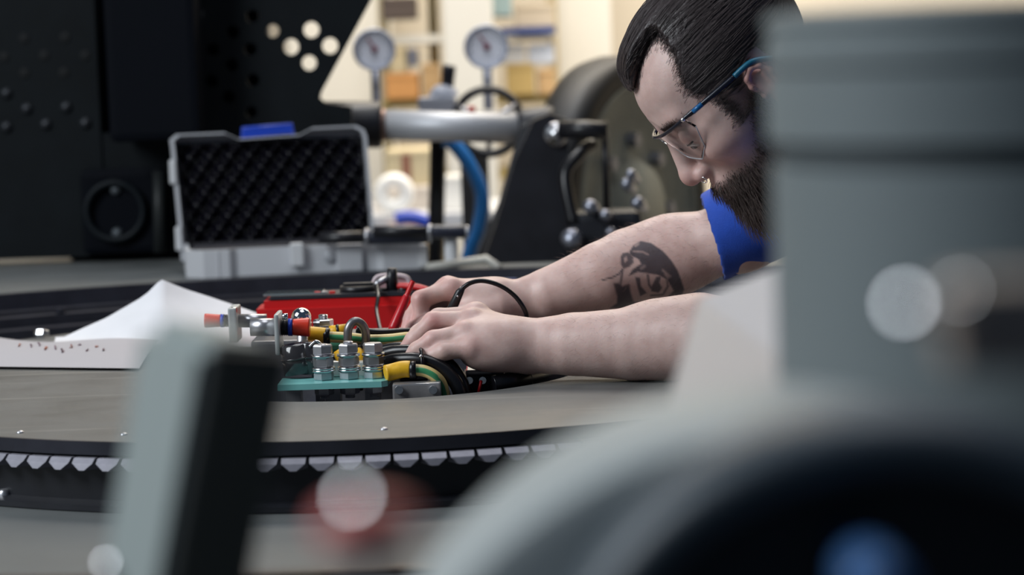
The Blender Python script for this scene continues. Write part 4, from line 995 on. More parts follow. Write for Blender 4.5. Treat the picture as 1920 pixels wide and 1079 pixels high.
# ---------------------------------------------------------------- safety glasses
gl = empty('safety_glasses', h2w(np.array([(.11, 0, .03)]))[0], 'clear half-rim safety glasses with black and blue arms on the bearded face', 'glasses')
def G(x, y, z): return Vector(h2w(np.array([(x, y, z)]))[0])
def rim(y): return .1120 - .031 * (abs(y) / .070) ** 2.2
M_frame = mat('black_blue_frame', (0.010, 0.012, 0.022), .25); M_acc = mat('bright_blue_frame', (0.008, 0.11, 0.30), .3)
MB().tube([G(rim(y) - .001, y, .0455 - .002 * abs(y) / .07) for y in np.linspace(-.070, .070, 33)], .0021, 8).build('top_rim', M_frame, gl)
M_lens = mat('clear_lens', (0.96, 0.97, 0.97), .02, trans=1.0, ior=1.25)
for s_ in (-1, 1):
    def lens(u, v, s_=s_):
        y = .010 + .058 * u; zb = np.interp(u, [0, .12, .5, .8, 1], [.026, .006, -.006, .004, .028]); z = .0448 + (zb - .0448) * v
        return G(rim(y) - .002 - .002 * v * v, s_ * y, z)
    b = MB().grid(lens, 20, 12); me_o = b.build('lens', M_lens, gl)
    so_ = me_o.modifiers.new('thick', 'SOLIDIFY'); so_.thickness = .0016
    edge = [lens(u, 1.0) for u in np.linspace(0, 1, 21)]; MB().tube(edge, .0006, 6).build('lens_edge', mat('lens_edge_grey', (0.45, 0.45, 0.48), .2), gl)
    arm = [G(.0815, s_ * .0700, .0440), G(.068, s_ * .0745, .0415), G(.045, s_ * .0800, .0375), G(.012, s_ * .0845, .0318), G(-.012, s_ * .0870, .0275), G(-.030, s_ * .0850, .012)]
    t_ = MB().tube(smooth_path(arm[:4], 6), [.0022] * 4 + [.0028] * 15, 8, flat=1.0).build('temple', M_frame, gl)
    MB().tube(smooth_path(arm[3:], 6), .0030, 8).build('temple_tip', mat('teal_tip', (0.008, 0.10, 0.17), .35), t_)
    q0, q1 = G(.070, s_ * .0760, .0416), G(.057, s_ * .0785, .0396); MB().tube([q0, q1], .0027, 8).build('blue_accent', M_acc, t_)
    MB().ball(G(.0830, s_ * .0705, .0440), .0024).build('hinge', M_chrome, t_)
    MB().ball(G(.1045, s_ * .0110, .0150), .0030, 12, 8, (.6, .4, 1.2), HR).build('nose_pad', mat('dark_nose_pad', (0.03, 0.03, 0.035), .3), gl)
# fine hair on the forearms
def fuzz(V, F, N, sel, rr, ln, seed, name):
    g = np.random.default_rng(seed); Nn = vnormals(V, F); w_ = sel(V).astype(float); i = g.choice(len(V), N, p=w_ / w_.sum()); p = V[i]
    d_ = Nn[i] * .75 + np.array((-.55, 0, -.15)) + g.normal(0, .35, (N, 3)); d_ /= np.linalg.norm(d_, axis=1, keepdims=True); L_ = ln * g.uniform(.5, 1.2, N)
    t = np.linspace(0, 1, 4)[:, None]
    strands(name, [p[k] + d_[k] * L_[k] * t + np.array((-.3, 0, -.3)) * L_[k] * t * t for k in range(N)], rr, mat('arm_hair', (0.16, 0.10, 0.08), .5), man)
fuzz(fV, fF, 900, lambda V: (V[:, 0] > .06) & (V[:, 0] < .26), .00009, .008, 8, 'arm_hair')
fuzz(nV, nF, 500, lambda V: (V[:, 0] > .04) & (V[:, 0] < .22), .00007, .006, 9, 'arm_hair')
# ================================================================ blurred castings in front, standing on the near deck
def arch(name, cx, cz, r, y0, y1, m, parent):
    b = MB(); pf = [(cx + r * math.cos(a), cz + r * math.sin(a)) for a in [PI * k / 32 for k in range(33)]] + [(cx - r, 0.0), (cx + r, 0.0)]
    rings = [(y0, .93), (y0 + .004, .975), (y0 + .014, 1.0), (y1 - .01, 1.0), (y1, .96)]; n = len(pf); vs = []
    for (yy, k) in rings: vs += [Vector((cx + (x - cx) * k, yy, max(0, cz + (z - cz) * k) if z > 0 else 0)) for x, z in pf]
    fs = [tuple(range(n)), tuple(range(n * 4, n * 5))]
    for i in range(4): fs += [(i * n + k, i * n + (k + 1) % n, (i + 1) * n + (k + 1) % n, (i + 1) * n + k) for k in range(n)]
    return b.add(vs, fs).build(name, m, parent, autosmooth=35)
ca = empty('drive_housing', (.1, .95, 0), 'pale grey-green cast housing with a tall round turret column', 'machine')
cA = at(1440, 1480, .745)
arch('arched_base', cA.x, cA.z, .1307, .650, .745, mat('pale_grey_casting_paint', (0.36, 0.395, 0.40), .5), ca)
Rc = .118; yc = .93; xc = at(1452, 250, yc - .02).x + Rc
def zc(py): return at(1600, py, .82).z
prof = [(.0001, zc(8)), (Rc * .93, zc(8)), (Rc * .99, zc(14)), (Rc, zc(24)), (Rc, zc(40)), (Rc * .985, zc(46)), (Rc * .985, zc(68)), (Rc, zc(74)), (Rc, zc(124)), (Rc * .975, zc(126)), (Rc * .975, zc(136)), (Rc, zc(138)), (Rc, zc(280)), (Rc * .94, zc(286)), (Rc * .94, zc(328)), (Rc * .985, zc(334)), (Rc * .985, zc(560)), (Rc * .985, .001)]
MB().lathe([(Rc * .935, zc(284)), (Rc * .968, zc(290)), (Rc * .968, zc(326)), (Rc * .935, zc(332))], (xc, yc, 0), n=96).build('dark_band', mat('slate_dark_band', (0.055, 0.070, 0.078), .6), ca, autosmooth=30)  # darker band set into the column's groove
MB().lathe(prof, (xc, yc, 0), n=96).build('column', M_fgrey, ca, autosmooth=30)
fl = [at(1312, 560, 1.30), at(1475, 496, 1.30), at(1640, 496, 1.30), at(1640, 800, 1.05), at(1238, 800, 1.05)]
MB().prism(fl, 0, (0, .06, -.03)).build('rear_gusset', mat('pale_lilac_grey_paint', (0.44, 0.42, 0.43), .5), ca)
MB().box((at(1440, 800, 1.05).x, 1.10, .08), (.08, .08, .16)).build('gusset_foot', M_fgrey, ca)
cR = at(1690, 1480, .60)
rg = empty('bearing_ring', (cR.x, .575, 0), 'dark round bearing ring lying open towards the viewer below the column', 'bearing')
MB().lathe([(.090, -.040), (.096, -.036), (.096, -.010), (.0935, .0), (.088, .005), (.0825, .003), (.080, -.004), (.078, -.036), (.090, -.040)], (cR.x, .60, cR.z), (-.06, -1, .05), 96).build('race', mat('blue_grey_ring_paint', (0.055, 0.075, 0.095), .45), rg)
MB().lathe([(.0001, -.032), (.082, -.032)], (cR.x, .60, cR.z), (-.06, -1, .05), 64).build('inner_disc', M_fdark, rg)
MB().box((cR.x, .585, (cR.z - .09) / 2), (.10, .02, cR.z - .09), bevel=.003).build('foot', M_fdark, rg)
q = at(1640, 1090, .58)
kb = MB().lathe([(.0001, .016), (.006, .016), (.008, .012), (.008, -.01), (.005, -.012), (.005, -.05)], q, (0, -1, 0), 20).build('blue_glow_body', mat('blue_glow_colour', (0.05, 0.14, 0.34), .35), rg)  # added body whose blue colour stands in for a glow
# polished bolts that catch the window
def glint(px, py, Y, r, parent, name='polished_bolt'):
    p = at(px, py, Y); n = ((CAM - p).normalized() + (KEY - p).normalized()).normalized()
    b = MB().lathe([(.0001, 0), (r, 0), (r * 1.15, -.0006), (r * 1.2, -.003), (.0001, -.004)], p, n, 20)
    return b.build(name, M_chrome, parent, autosmooth=20)
# left bracket
bk = empty('control_lever', (at(330, 1000, .86).x, .86, 0), 'tilted pale grey lever block with its shaded side painted dark beside the crumpled paper', 'lever')
top = at(402, 620, .86); bot = at(300, 1180, .86); bot.z = max(bot.z, .05)
ax = (top - bot).normalized(); yaw = R(50)
e1 = Vector((math.cos(yaw), -math.sin(yaw), 0)); e1 = (e1 - ax * e1.dot(ax)).normalized(); e2 = ax.cross(e1).normalized()
Lb = (top - bot).length; Rm = Matrix((e1, e2, ax)).transposed()
bm = bmesh.new(); bmesh.ops.create_cube(bm, size=1)
for v in bm.verts:
    k = 1.0 if v.co.z > 0 else .92
    v.co = Vector((v.co.x * .052 * k, v.co.y * .036 * k, v.co.z * Lb))
bmesh.ops.bevel(bm, geom=bm.edges[:], offset=.007, segments=4, affect='EDGES'); bm.verts.index_update()
M_levgrey = mat('pale_lever_paint', (0.33, 0.38, 0.375), .5)
M_levdark = mat('shade_side_black', (0.012, 0.016, 0.018), .5)
MB().add([(top + bot) / 2 + Rm @ v.co for v in bm.verts], [[v.index for v in f.verts] for f in bm.faces], True).build('block', M_levgrey, bk, autosmooth=40); bm.free()
side = (top + bot) / 2 + e2 * 0 + e1 * .0245
MB().box(side, (.005, .033, Lb * .97), Rm, .0025).build('shade_side', M_levdark, bk)  # dark sheet painted in for the shade on the lever's right side
MB().box((bot.x, bot.y, bot.z / 2), (.07, .06, bot.z), bevel=.004).build('foot', M_fdark, bk)
pA = at(230, 1055, .79)
ft = empty('screw_post', (pA.x, pA.y, 0), 'small steel screw post catching light at the lower left corner', 'screw')
g = glint(198, 1055, .79, .0009, ft); pS = at(198, 1055, .79)
MB().tube([(pS.x, pS.y + .004, 0), (pS.x, pS.y + .004, pS.z - .004)], .0035, 10).build('post', M_fdark, ft)
# red knob with polished cap
pk = at(690, 985, .50)
rk = empty('valve_knob', (pk.x, .5, 0), 'red valve knob with a polished cap in front of the toothed rim', 'knob')
MB().lathe([(.004, -.005), (.0090, -.004), (.0108, 0), (.0095, .003), (.006, .0045), (.0001, .0048)], pk, n=24).build('knob', mat('salmon_red_knob', (0.70, 0.13, 0.12), .45), rk)
MB().cyl((pk.x, .5, 0), (pk.x, .5, pk.z - .005), .003, 12).build('stem', M_fgrey, rk)
glint(660, 930, .475, .0011, rk, 'polished_cap')
pc_ = at(660, 930, .475); MB().tube([pc_ + Vector((0, .004, -.001)), Vector((pk.x - .002, .497, pk.z + .004))], .0012, 8).build('cap_stem', M_zinc, rk)
# clamp at the right edge
pq = at(1850, 590, .50)
cp = empty('side_clamp', (pq.x, .52, 0), 'dark brown clamp with a polished screw in front of the column', 'clamp')
MB().box((pq.x + .012, .52, pq.z - .004), (.036, .02, .020), bevel=.004).build('jaw', mat('brown_black_casting', (0.30, 0.25, 0.22), .5), cp)
MB().cyl((pq.x + .026, .525, 0), (pq.x + .026, .525, pq.z - .01), .004, 12).build('post', M_fdark, cp)
glint(1695, 568, .45, .0011, cp, 'polished_screw')
glint(1800, 545, .46, .0005, cp, 'polished_screw')
ps = at(1695, 568, .45); MB().tube([ps + Vector((0, .0035, -.001)), Vector((pq.x - .002, .515, pq.z - .004))], .0012, 8).build('screw_rod', M_fdark, cp)
# ================================================================ the terminals in the opening
def hexnut(c, r, h, axis=(0, 0, 1), rot=0.0):
    x, y, d = frame(axis); c = Vector(c); b = MB()
    def ringp(rr, hh): return [c + d * hh + (x * math.cos(rot + PI * k / 3) + y * math.sin(rot + PI * k / 3)) * rr for k in range(6)]
    vs = ringp(r * .90, 0) + ringp(r, h * .14) + ringp(r, h * .86) + ringp(r * .90, h)
    fs = [tuple(range(6)), tuple(range(18, 24))]
    for i in range(3): fs += [(i * 6 + k, i * 6 + (k + 1) % 6, (i + 1) * 6 + (k + 1) % 6, (i + 1) * 6 + k) for k in range(6)]
    return b.add(vs, fs)
def threaded(p0, p1, r, pitch=.0016):
    p0, p1 = Vector(p0), Vector(p1); n = int((p1 - p0).length / pitch) * 2; d = (p1 - p0)
    return MB().tube([p0 + d * (i / n) for i in range(n + 1)], [r if i % 2 else r * .88 for i in range(n)] + [r * .8], 14, smooth=False)
YS = 2.585
# turquoise insulating board
tb = empty('insulating_board', at(640, 735, YS), 'turquoise insulating board carrying three nutted studs', 'board')
zt_, zb_ = at(650, 718, 2.555).z, at(650, 729, 2.555).z
L_, R_ = at(520, 722, 2.555).x, at(726, 722, 2.555).x
MB().prism([Vector((L_, 2.555, zb_)), Vector((R_ - .006, 2.555, zb_)), Vector((R_, 2.563, zb_)), Vector((R_ + .003, 2.612, zb_)), Vector((L_, 2.612, zb_))], 0, (0, 0, zt_ - zb_)).build('board', mat('turquoise_laminate', (0.20, 0.52, 0.50), .3), tb)
for px in (552, 626, 700): MB().box((at(px, 740, 2.60).x, 2.60, (zb_ - .066) / 2 - .0004), (.016, .03, zb_ + .066 - .0008)).build('standoff', M_zinc, tb)
def stud(px, topy, label):
    x = at(px, 700, YS).x; e = empty('terminal_stud', (x, YS, zt_), label, 'stud', 'threaded terminal studs on the turquoise board')
    zt = at(px, topy, YS).z
    threaded((x, YS, zb_ - .014), (x, YS, zt), .0055).build('rod', M_zinc, e)
    z = zt_; g = random.random()
    for kind, h in (('nut', .0085), ('washer', .0022), ('washer', .002), ('nut', .0105), ('washer', .0022), ('nut', .0105)):
        if kind == 'nut': hexnut((x, YS, z), .0112, h, rot=random.uniform(0, 1)).build('nut', M_zinc, e); z += h + .0006
        else: MB().cyl((x, YS, z), (x, YS, z + h), .0125, 24).build('washer', M_steel, e); z += h + .0004
    hexnut((x, YS, zb_ - .0095), .0105, .009, rot=random.uniform(0, 1)).build('nut', M_zinc, e)
stud(607, 645, 'first nutted stud from the red-capped connector'); stud(655, 640, 'middle nutted stud of the three, below the shackle'); stud(701, 652, 'last nutted stud of the three, beside the black cables')
# shackle
sk = empty('shackle', at(668, 660, 2.64), 'worn grey steel shackle standing above the studs', 'shackle')
pth = [at(653, 662, 2.64), at(652, 640, 2.64), at(653, 618, 2.64), at(660, 606, 2.642), at(669, 603, 2.644), at(679, 609, 2.646), at(685, 622, 2.648), at(686, 642, 2.65), at(680, 656, 2.65)]
MB().tube(smooth_path(pth, 6), .0048, 14).build('bow', mat('worn_shackle_steel', (0.22, 0.215, 0.22), .38, .75, noise=.2, nscale=120), sk)
MB().tube([at(646, 664, 2.64), at(690, 660, 2.65)], .0045, 12).build('pin', M_zinc, sk)
MB().box((at(668, 672, 2.645).x, 2.646, at(668, 690, 2.645).z), (.012, .012, .05)).build('lug', M_dark, sk)
# central junction block
jb = empty('junction_block', (at(640, 700, 2.72).x, 2.74, -.058), 'dark metal junction block in the middle of the round opening', 'junction block')
a0, a1 = at(470, 640, 2.72), at(800, 700, 2.72)
MB().box(((a0.x + a1.x) / 2, 2.765, (a0.z - .058) / 2), (a1.x - a0.x, .10, a0.z + .058), bevel=.004).build('body', mat('block_grey_metal', (0.16, 0.16, 0.175), .35, .5, noise=.2, nscale=60), jb)
for px, py in ((598, 650), (640, 646), (700, 644)):
    p = at(px, py, 2.70); MB().box(p, (.02, .016, .018), Matrix.Rotation(R(25 + px), 3, 'Z'), .002).build('clamp', M_steel, jb)
p = at(625, 650, 2.68); MB().box(p, (.045, .02, .012), bevel=.004).build('green_insulator', mat('green_insulator', (0.10, 0.36, 0.24), .4), jb)
p0, p1 = at(610, 742, 2.60), at(690, 742, 2.60)
MB().box(((p0.x + p1.x) / 2 - .045, 2.69, -.045), (.02, .02, .024)).build('blue_tag', M_blue, jb)
bb = empty('bus_bar', at(670, 708, 2.625), 'bright flat bus bar running behind the three studs', 'bus bar')
a2, a3 = at(585, 700, 2.625), at(765, 700, 2.625)
MB().box(((a2.x + a3.x) / 2, 2.626, at(675, 704, 2.625).z), (a3.x - a2.x, .014, .006), bevel=.001).build('bar', M_steel, bb)
for px, ww in ((632, .016), (680, .018), (742, .020)): MB().box(at(px, 691, 2.612), (ww, .010, .017), Matrix.Rotation(R(px), 3, 'Z'), .002).build('tab', mat('tinned_tab', (0.78, 0.78, 0.76), .3, .5), bb)
for px in (600, 745): MB().box((at(px, 715, 2.626).x, 2.626, (at(px, 708, 2.625).z - .058) / 2), (.010, .012, at(px, 708, 2.625).z + .058)).build('leg', M_zinc, bb)
sp_ = empty('steel_saddle', at(782, 748, 2.545), 'bare steel saddle block right of the turquoise board', 'block')
a2, a3 = at(735, 722, 2.545), at(826, 722, 2.545)
MB().box(((a2.x + a3.x) / 2, 2.560, (a2.z - .0575) / 2), (a3.x - a2.x, .022, a2.z + .0575), bevel=.002).build('body', mat('machined_steel', (0.42, 0.41, 0.42), .3, .7, noise=.15, nscale=70), sp_)
for px in (748, 812): MB().cyl(at(px, 732, 2.5485), at(px, 732, 2.544), .0045, 12).build('screw', M_steel, sp_)
cc_ = empty('wire_clip', at(590, 668, 2.60), 'bent shiny metal clip between the boots and the first stud', 'clip')
MB().tube(smooth_path([at(580, 650, 2.60), at(592, 640, 2.60), at(602, 648, 2.60), at(594, 660, 2.60), at(588, 676, 2.60), at(600, 690, 2.60)], 6), .0032, 10, flat=.5).build('spring', M_steel, cc_)
MB().ball(at(600, 692, 2.60), .004).build('end_bead', M_chrome, cc_)
# white bolts on the block
bo = empty('terminal_bolt', at(606, 640, 2.70), 'bright bolt with stacked nuts in front of the red meter', 'bolt')
x = at(606, 600, 2.70)
threaded((x.x, 2.70, a0.z - .004), (x.x, 2.70, at(606, 590, 2.7).z), .0055).build('rod', M_steel, bo)
hexnut((x.x, 2.70, at(606, 612, 2.7).z), .0115, .008, rot=.3).build('nut', M_steel, bo)
MB().cyl((x.x, 2.70, at(606, 616, 2.7).z), (x.x, 2.70, at(606, 613, 2.7).z), .0135, 24).build('washer', M_steel, bo)
# connectors
def connector(capx0, capx1, ringx, cy, Y, rpx, label, body_to, flx, fly0, fly1, back):
    k = FPX / Y; r = rpx / k; e = empty('round_connector', at((capx0 + capx1) / 2, cy + 20, Y), label, 'connector', 'capped round connectors')
    A = lambda px: at(px, cy, Y)
    MB().tube([A(capx0), A(capx0 + (capx1 - capx0) * .08), A(capx1 - (capx1 - capx0) * .1), A(capx1)], [r * .90, r * .92, r * 1.06, r * 1.02], 28).build('cap', M_redcap, e)
    MB().tube([A(ringx[0]), A(ringx[1])], r * .98, 28).build('ring', M_blue, e)
    MB().tube([A(body_to[0]), A(body_to[1])], r * .86, 24).build('body', M_blackpl, e)
    for t in range(4):
        xx = body_to[0] + (body_to[1] - body_to[0]) * (t + .5) / 4; MB().tube([A(xx - 1), A(xx + 1)], r * .93, 24).build('knurl', M_dark, e)
    f0, f1 = at(flx[0], fly0, Y), at(flx[1], fly1, Y)
    MB().box(((f0.x + f1.x) / 2, Y, (f0.z + f1.z) / 2), (abs(f1.x - f0.x), .05, f0.z - f1.z), bevel=.002).build('flange', mat('pale_anodised', (0.50, 0.52, 0.52), .4, .3), e)
    for fy in (fly0 + 8, fly1 - 8):
        q = at(flx[1], fy, Y - .02); MB().cyl(q, q + Vector((.006, 0, 0)), .0035, 10).build('screw', M_steel, e)
    MB().tube([A(flx[0]), A(back)], r * 1.0, 24).build('shell', M_zinc, e)
connector(549, 581, (541, 549), 614, 2.63, 17, 'red-capped connector with a blue ring beside the yellow sleeve', (528, 542), (517, 529), 586, 662, 470)
connector(414, 384, (420, 414), 602, 2.78, 13, 'red-capped connector at the edge of the crumpled paper', (434, 420), (447, 434), 574, 640, 500)
# dark glossy boots
for i, (x0, y0, x1, y1, r) in enumerate(((552, 645, 562, 700, .017), (580, 640, 584, 700, .013))):
    p0, p1 = at(x0, y0, 2.615), at(x1, y1, 2.615)
    e = empty('cable_boot', p1, ['wide glossy dark rubber boot under the red cap', 'narrow glossy dark rubber boot beside the first stud'][i], 'boot')
    MB().tube([p0, p0 + (p1 - p0) * .06, p0 + (p1 - p0) * .5, p1], [r * .78, r * .95, r, r * 1.02], 24).build('sleeve', mat('glossy_dark_boot', (0.03, 0.028, 0.032), .16, coat=.6), e)
    MB().tube([p0 + (p1 - p0) * .45, p0 + (p1 - p0) * .5], r * 1.08, 24).build('rib', mat('glossy_dark_boot', (0.03, 0.028, 0.032), .16), e)
# acorn nut
p = at(565, 596, 2.70); dn = empty('dome_nut', p, 'large chromed dome nut above the red cap', 'nut')
MB().ball(p, .0115, 20, 12).build('dome', M_chrome, dn); hexnut(p - Vector((0, 0, .014)), .013, .009).build('hex', M_steel, dn)
MB().cyl(p - Vector((0, 0, .055)), p - Vector((0, 0, .013)), .006, 14).build('stem', M_zinc, dn)
# green-yellow earth cables
def earth(name, label, pts, r, sleeve, ties, off):
    e = empty(name, pts[0], label, 'cable'); sp = smooth_path(pts, 10)
    MB().tube(sp, r, 16).build('cable', mat('pale_yellow_pvc', (0.66, 0.50, 0.20), .35), e)
    gp = [q + off * r * .42 for q in sp]
    MB().tube(gp, r * .66, 14).build('green_stripe', mat('green_pvc', (0.05, 0.26, 0.11), .35), e)
    MB().tube(smooth_path(sleeve, 6), [r * 1.05] + [r * 1.42] * (len(sleeve) * 6 - 8) + [r * 1.25] * 2 + [r * 1.1], 18).build('heat_shrink', M_yellow, e)
    for t in ties:
        MB().tube([t - Vector((.0035, 0, 0)), t + Vector((.0035, 0, 0))], r * 1.5, 16).build('black_band', M_rubber, e)
    return e
toC = Vector((0, -1, .12)).normalized()
earth('earth_cable', 'green and yellow earth cable running from the yellow sleeve to the hands', [at(610, 632, 2.655), at(650, 634, 2.655), at(690, 638, 2.66), at(730, 637, 2.66), at(775, 633, 2.67), at(830, 640, 2.70)], .0062, [at(578, 627, 2.655), at(590, 628, 2.655), at(602, 629, 2.655), at(612, 630, 2.655)], [at(613, 631, 2.655)], toC)
earth('earth_cable', 'green and yellow earth cable with a yellow sleeve curving down beside the studs', [at(772, 694, 2.57), at(795, 696, 2.57), at(815, 706, 2.57), at(828, 722, 2.575), at(836, 752, 2.58)], .0064, [at(722, 701, 2.568), at(735, 698, 2.57), at(755, 693, 2.57), at(772, 693, 2.57)], [at(774, 694, 2.57)], toC)
for i, (x0, y0, x1, y1, Y, lb) in enumerate(((632, 676, 646, 668, 2.62, 'small yellow cable lug between the first and middle studs'), (666, 676, 684, 664, 2.625, 'yellow cable lug between the middle and last studs'), (706, 680, 724, 672, 2.615, 'yellow cable lug behind the last stud'))):
    p0, p1 = at(x0, y0, Y), at(x1, y1, Y); e = empty('cable_lug', p0, lb, 'lug', 'yellow lugs on the studs')
    MB().tube([p0, p0 + (p1 - p0) * .15, p1 - (p1 - p0) * .15, p1], [.0075, .0095, .0098, .008], 18).build('sleeve', M_yellow, e)
    MB().box(p0 + Vector((-.006, 0, -.006)), (.016, .014, .004)).build('tongue', M_white, e)
# upper yellow sleeve behind shackle
p0, p1 = at(618, 624, 2.69), at(652, 618, 2.69); e = empty('cable_lug', p0, 'long yellow sleeve behind the shackle', 'lug')
MB().tube([p0, p0 + (p1 - p0) * .1, p1], [.006, .0075, .0065], 16).build('sleeve', M_yellow, e); MB().tube([p0 + (p1 - p0) * .4, p0 + (p1 - p0) * .55], .0077, 16).build('mark', M_rubber, e)
# black cables
def cable(label, pts, r, m=M_rubber, name='black_cable', group=None, cat='cable'):
    e = MB().tube(smooth_path(pts, 10), r, 14).build(name, m, None, label, cat, group); return e
g_ = 'black power cables by the studs'
cable('black power cable nearest the viewer arching beside the studs', [at(712, 684, 2.61), at(745, 676, 2.60), at(790, 676, 2.59), at(830, 692, 2.585), at(858, 726, 2.58), at(868, 770, 2.58)], .0078, group=g_)
cable('middle black power cable of the arching bundle', [at(712, 668, 2.625), at(745, 660, 2.615), at(795, 662, 2.605), at(838, 682, 2.60), at(864, 716, 2.595), at(876, 760, 2.595)], .0076, group=g_)
cable('topmost black power cable of the arching bundle', [at(700, 664, 2.645), at(740, 654, 2.635), at(785, 656, 2.625), at(830, 674, 2.615), at(858, 705, 2.61), at(880, 750, 2.61)], .0070, group=g_)
cable('black cable running along under the upper earth cable', [at(640, 636, 2.675), at(690, 646, 2.68), at(740, 645, 2.69), at(800, 640, 2.71)], .0050, group=g_)
cable('black cable running along above the upper earth cable', [at(668, 618, 2.69), at(710, 624, 2.69), at(770, 622, 2.70), at(815, 628, 2.715)], .0040, group=g_)
tie = empty('cable_tie', at(790, 690, 2.58), 'black cable tie with a bright tip around the cable bundle', 'cable tie')
seg_ring(MB(), at(790, 684, 2.592), .0165, .0022, 28, 6, (1, .1, 0)).build('loop', M_rubber, tie)
MB().box(at(790, 704, 2.574), (.010, .006, .009), bevel=.001).build('head', M_rubber, tie); MB().ball(at(789, 669, 2.578), .002).build('tip', M_chrome, tie)
MB().box(at(776, 712, 2.585), (.03, .01, .006), bevel=.002).build('tail', M_rubber, tie)
# bright metal bridge and dark box right of the cables
bx = empty('relay_box', (at(905, 720, 2.64).x, 2.645, -.058), 'black relay box with a glossy clear lid under the wrist', 'box')
a0, a1 = at(868, 704, 2.63), at(1000, 735, 2.63)
MB().box(((a0.x + a1.x) / 2, 2.655, (a0.z - .058) / 2), (a1.x - a0.x, .07, a0.z + .058), bevel=.003).build('case', M_blackpl, bx)
MB().box(((a0.x + a1.x) / 2 - .014, 2.648, a0.z + .003), ((a1.x - a0.x) * .55, .05, .006), bevel=.002).build('clear_lid', mat('glossy_smoked_lid', (0.20, 0.19, 0.21), .08, coat=1), bx)
for px in (880, 905): MB().cyl(at(px, 714, 2.617), at(px, 714, 2.612), .004, 12).build('screw', M_steel, bx)
MB().tube(smooth_path([at(902, 715, 2.606), at(900, 725, 2.603), at(896, 740, 2.603)], 5), .0018, 8).build('red_wire', M_red, None, 'thin red wire hanging in front of the relay box', 'wire')
cable('thick black hose under the wrist at the edge of the opening', [at(925, 722, 2.60), at(965, 714, 2.61), at(1010, 706, 2.66), at(1035, 700, 2.74)], .010, name='black_hose', cat='hose')
sr = empty('steel_bracket', at(790, 735, 2.56), 'bright curved steel bracket around the front of the opening', 'bracket')
MB().lathe([(ORR - .012, -.052), (ORR - .012, -.018), (ORR - .018, -.018), (ORR - .018, -.052), (ORR - .012, -.052)], OC, n=80, a0=R(-118), a1=R(-58)).build('band', M_zinc, sr)
for a in (R(-64), R(-75), R(-112)):
    d = Vector((math.cos(a), math.sin(a), 0)); q = OC + d * (ORR - .018) + Vector((0, 0, -.028)); hexnut(q, .006, .006, -d).build('bolt', M_steel, sr)

# ================================================================ multimeter with leads
YM = 3.06; mm = empty('multimeter', (at(640, 640, YM).x, YM + .045, 0), 'red multimeter lying on the plate behind the terminals', 'multimeter')
x0, x1 = at(480, 600, YM).x, at(806, 600, YM).x; zt = at(640, 561, YM).z
def rbox(name, cx, cy, cz, sx, sy, sz, bev, m, par): 
    bm = bmesh.new(); bmesh.ops.create_cube(bm, size=1)
    for v in bm.verts: v.co = Vector((v.co.x * sx, v.co.y * sy, v.co.z * sz))
    bmesh.ops.bevel(bm, geom=bm.edges[:], offset=bev, segments=4, affect='EDGES'); bm.verts.index_update()
    o = MB().add([Vector((cx, cy, cz)) + v.co for v in bm.verts], [[v.index for v in f.verts] for f in bm.faces], True).build(name, m, par, autosmooth=40); bm.free(); return o
rbox('holster', (x0 + x1) / 2, YM + .046, zt / 2, x1 - x0, .092, zt - .001, .010, M_red, mm)
fp = rbox('face_plate', (x0 + x1) / 2 + .004, YM + .048, zt + .0015, (x1 - x0) * .90, .074, .007, .003, mat('meter_face_black', (0.03, 0.032, 0.04), .3), mm)
MB().box((at(545, 555, YM).x, YM + .05, zt + .0055), (.075, .05, .003), bevel=.001).build('screen', mat('lcd_grey', (0.16, 0.19, 0.20), .12, coat=1), fp)
MB().cyl((at(668, 555, YM).x, YM + .05, zt + .004), (at(668, 555, YM).x, YM + .05, zt + .012), .024, 36).build('dial', M_blackpl, fp)
MB().box((at(668, 555, YM).x, YM + .05, zt + .0135), (.040, .008, .005), bevel=.002).build('dial_grip', M_blackpl, fp)
for k, px in enumerate((592, 606, 620)): MB().box((at(px, 555, YM).x, YM + .03, zt + .006), (.008, .006, .004), bevel=.001).build('button', M_zinc if k == 1 else M_red, fp)
for k, px in enumerate((716, 735, 754, 772)): MB().cyl((at(px, 555, YM).x, YM + .035, zt + .003), (at(px, 555, YM).x, YM + .035, zt + .009), .006, 16).build('socket', M_zinc if k % 2 else M_blackpl, fp)
pk_ = at(735, 545, YM + .03)
MB().tube([(pk_.x, YM + .035, zt + .006), (pk_.x, YM + .035, zt + .020), (pk_.x + .001, YM + .035, zt + .034)], [.0075, .0075, .006], 16).build('black_plug', M_blackpl, mm)
MB().tube([(pk_.x - .003, YM + .033, zt + .022), (pk_.x - .018, YM + .028, zt + .016), (pk_.x - .02, YM + .026, zt + .012)], .0045, 12).build('plug_elbow', M_zinc, mm)
# hanging loop of clear rubber
lpth = [at(704, 552, YM + .07), at(700, 535, YM + .07), at(706, 521, YM + .07), at(722, 517, YM + .07), at(748, 517, YM + .07), at(764, 522, YM + .07), at(768, 536, YM + .07), at(764, 552, YM + .07)]
MB().tube(smooth_path(lpth, 6), .0032, 12).build('hanging_loop', mat('clear_pinkish_rubber', (0.55, 0.45, 0.47), .3), mm)
a0, a1 = at(704, 520, YM + .071), at(764, 552, YM + .071)
MB().box(((a0.x + a1.x) / 2, YM + .072, (a0.z + a1.z) / 2), (a1.x - a0.x, .002, a0.z - a1.z)).build('loop_web', mat('pale_pink_web', (0.50, 0.30, 0.32), .35), mm)
cable('black test lead dropping in front of the red meter', [Vector((pk_.x - .019, YM + .027, zt + .015)), at(709, 556, YM - .01), at(706, 580, YM - .03), at(710, 605, YM - .06), at(718, 640, YM - .10)], .0026, name='test_lead', cat='lead')
cable('red test lead lying across the end of the meter', [at(744, 537, YM + .035), at(765, 537, YM + .03), at(795, 542, YM + .02), at(830, 560, YM + .01), at(850, 590, YM + .0)], .0042, M_red, 'test_lead', cat='lead')
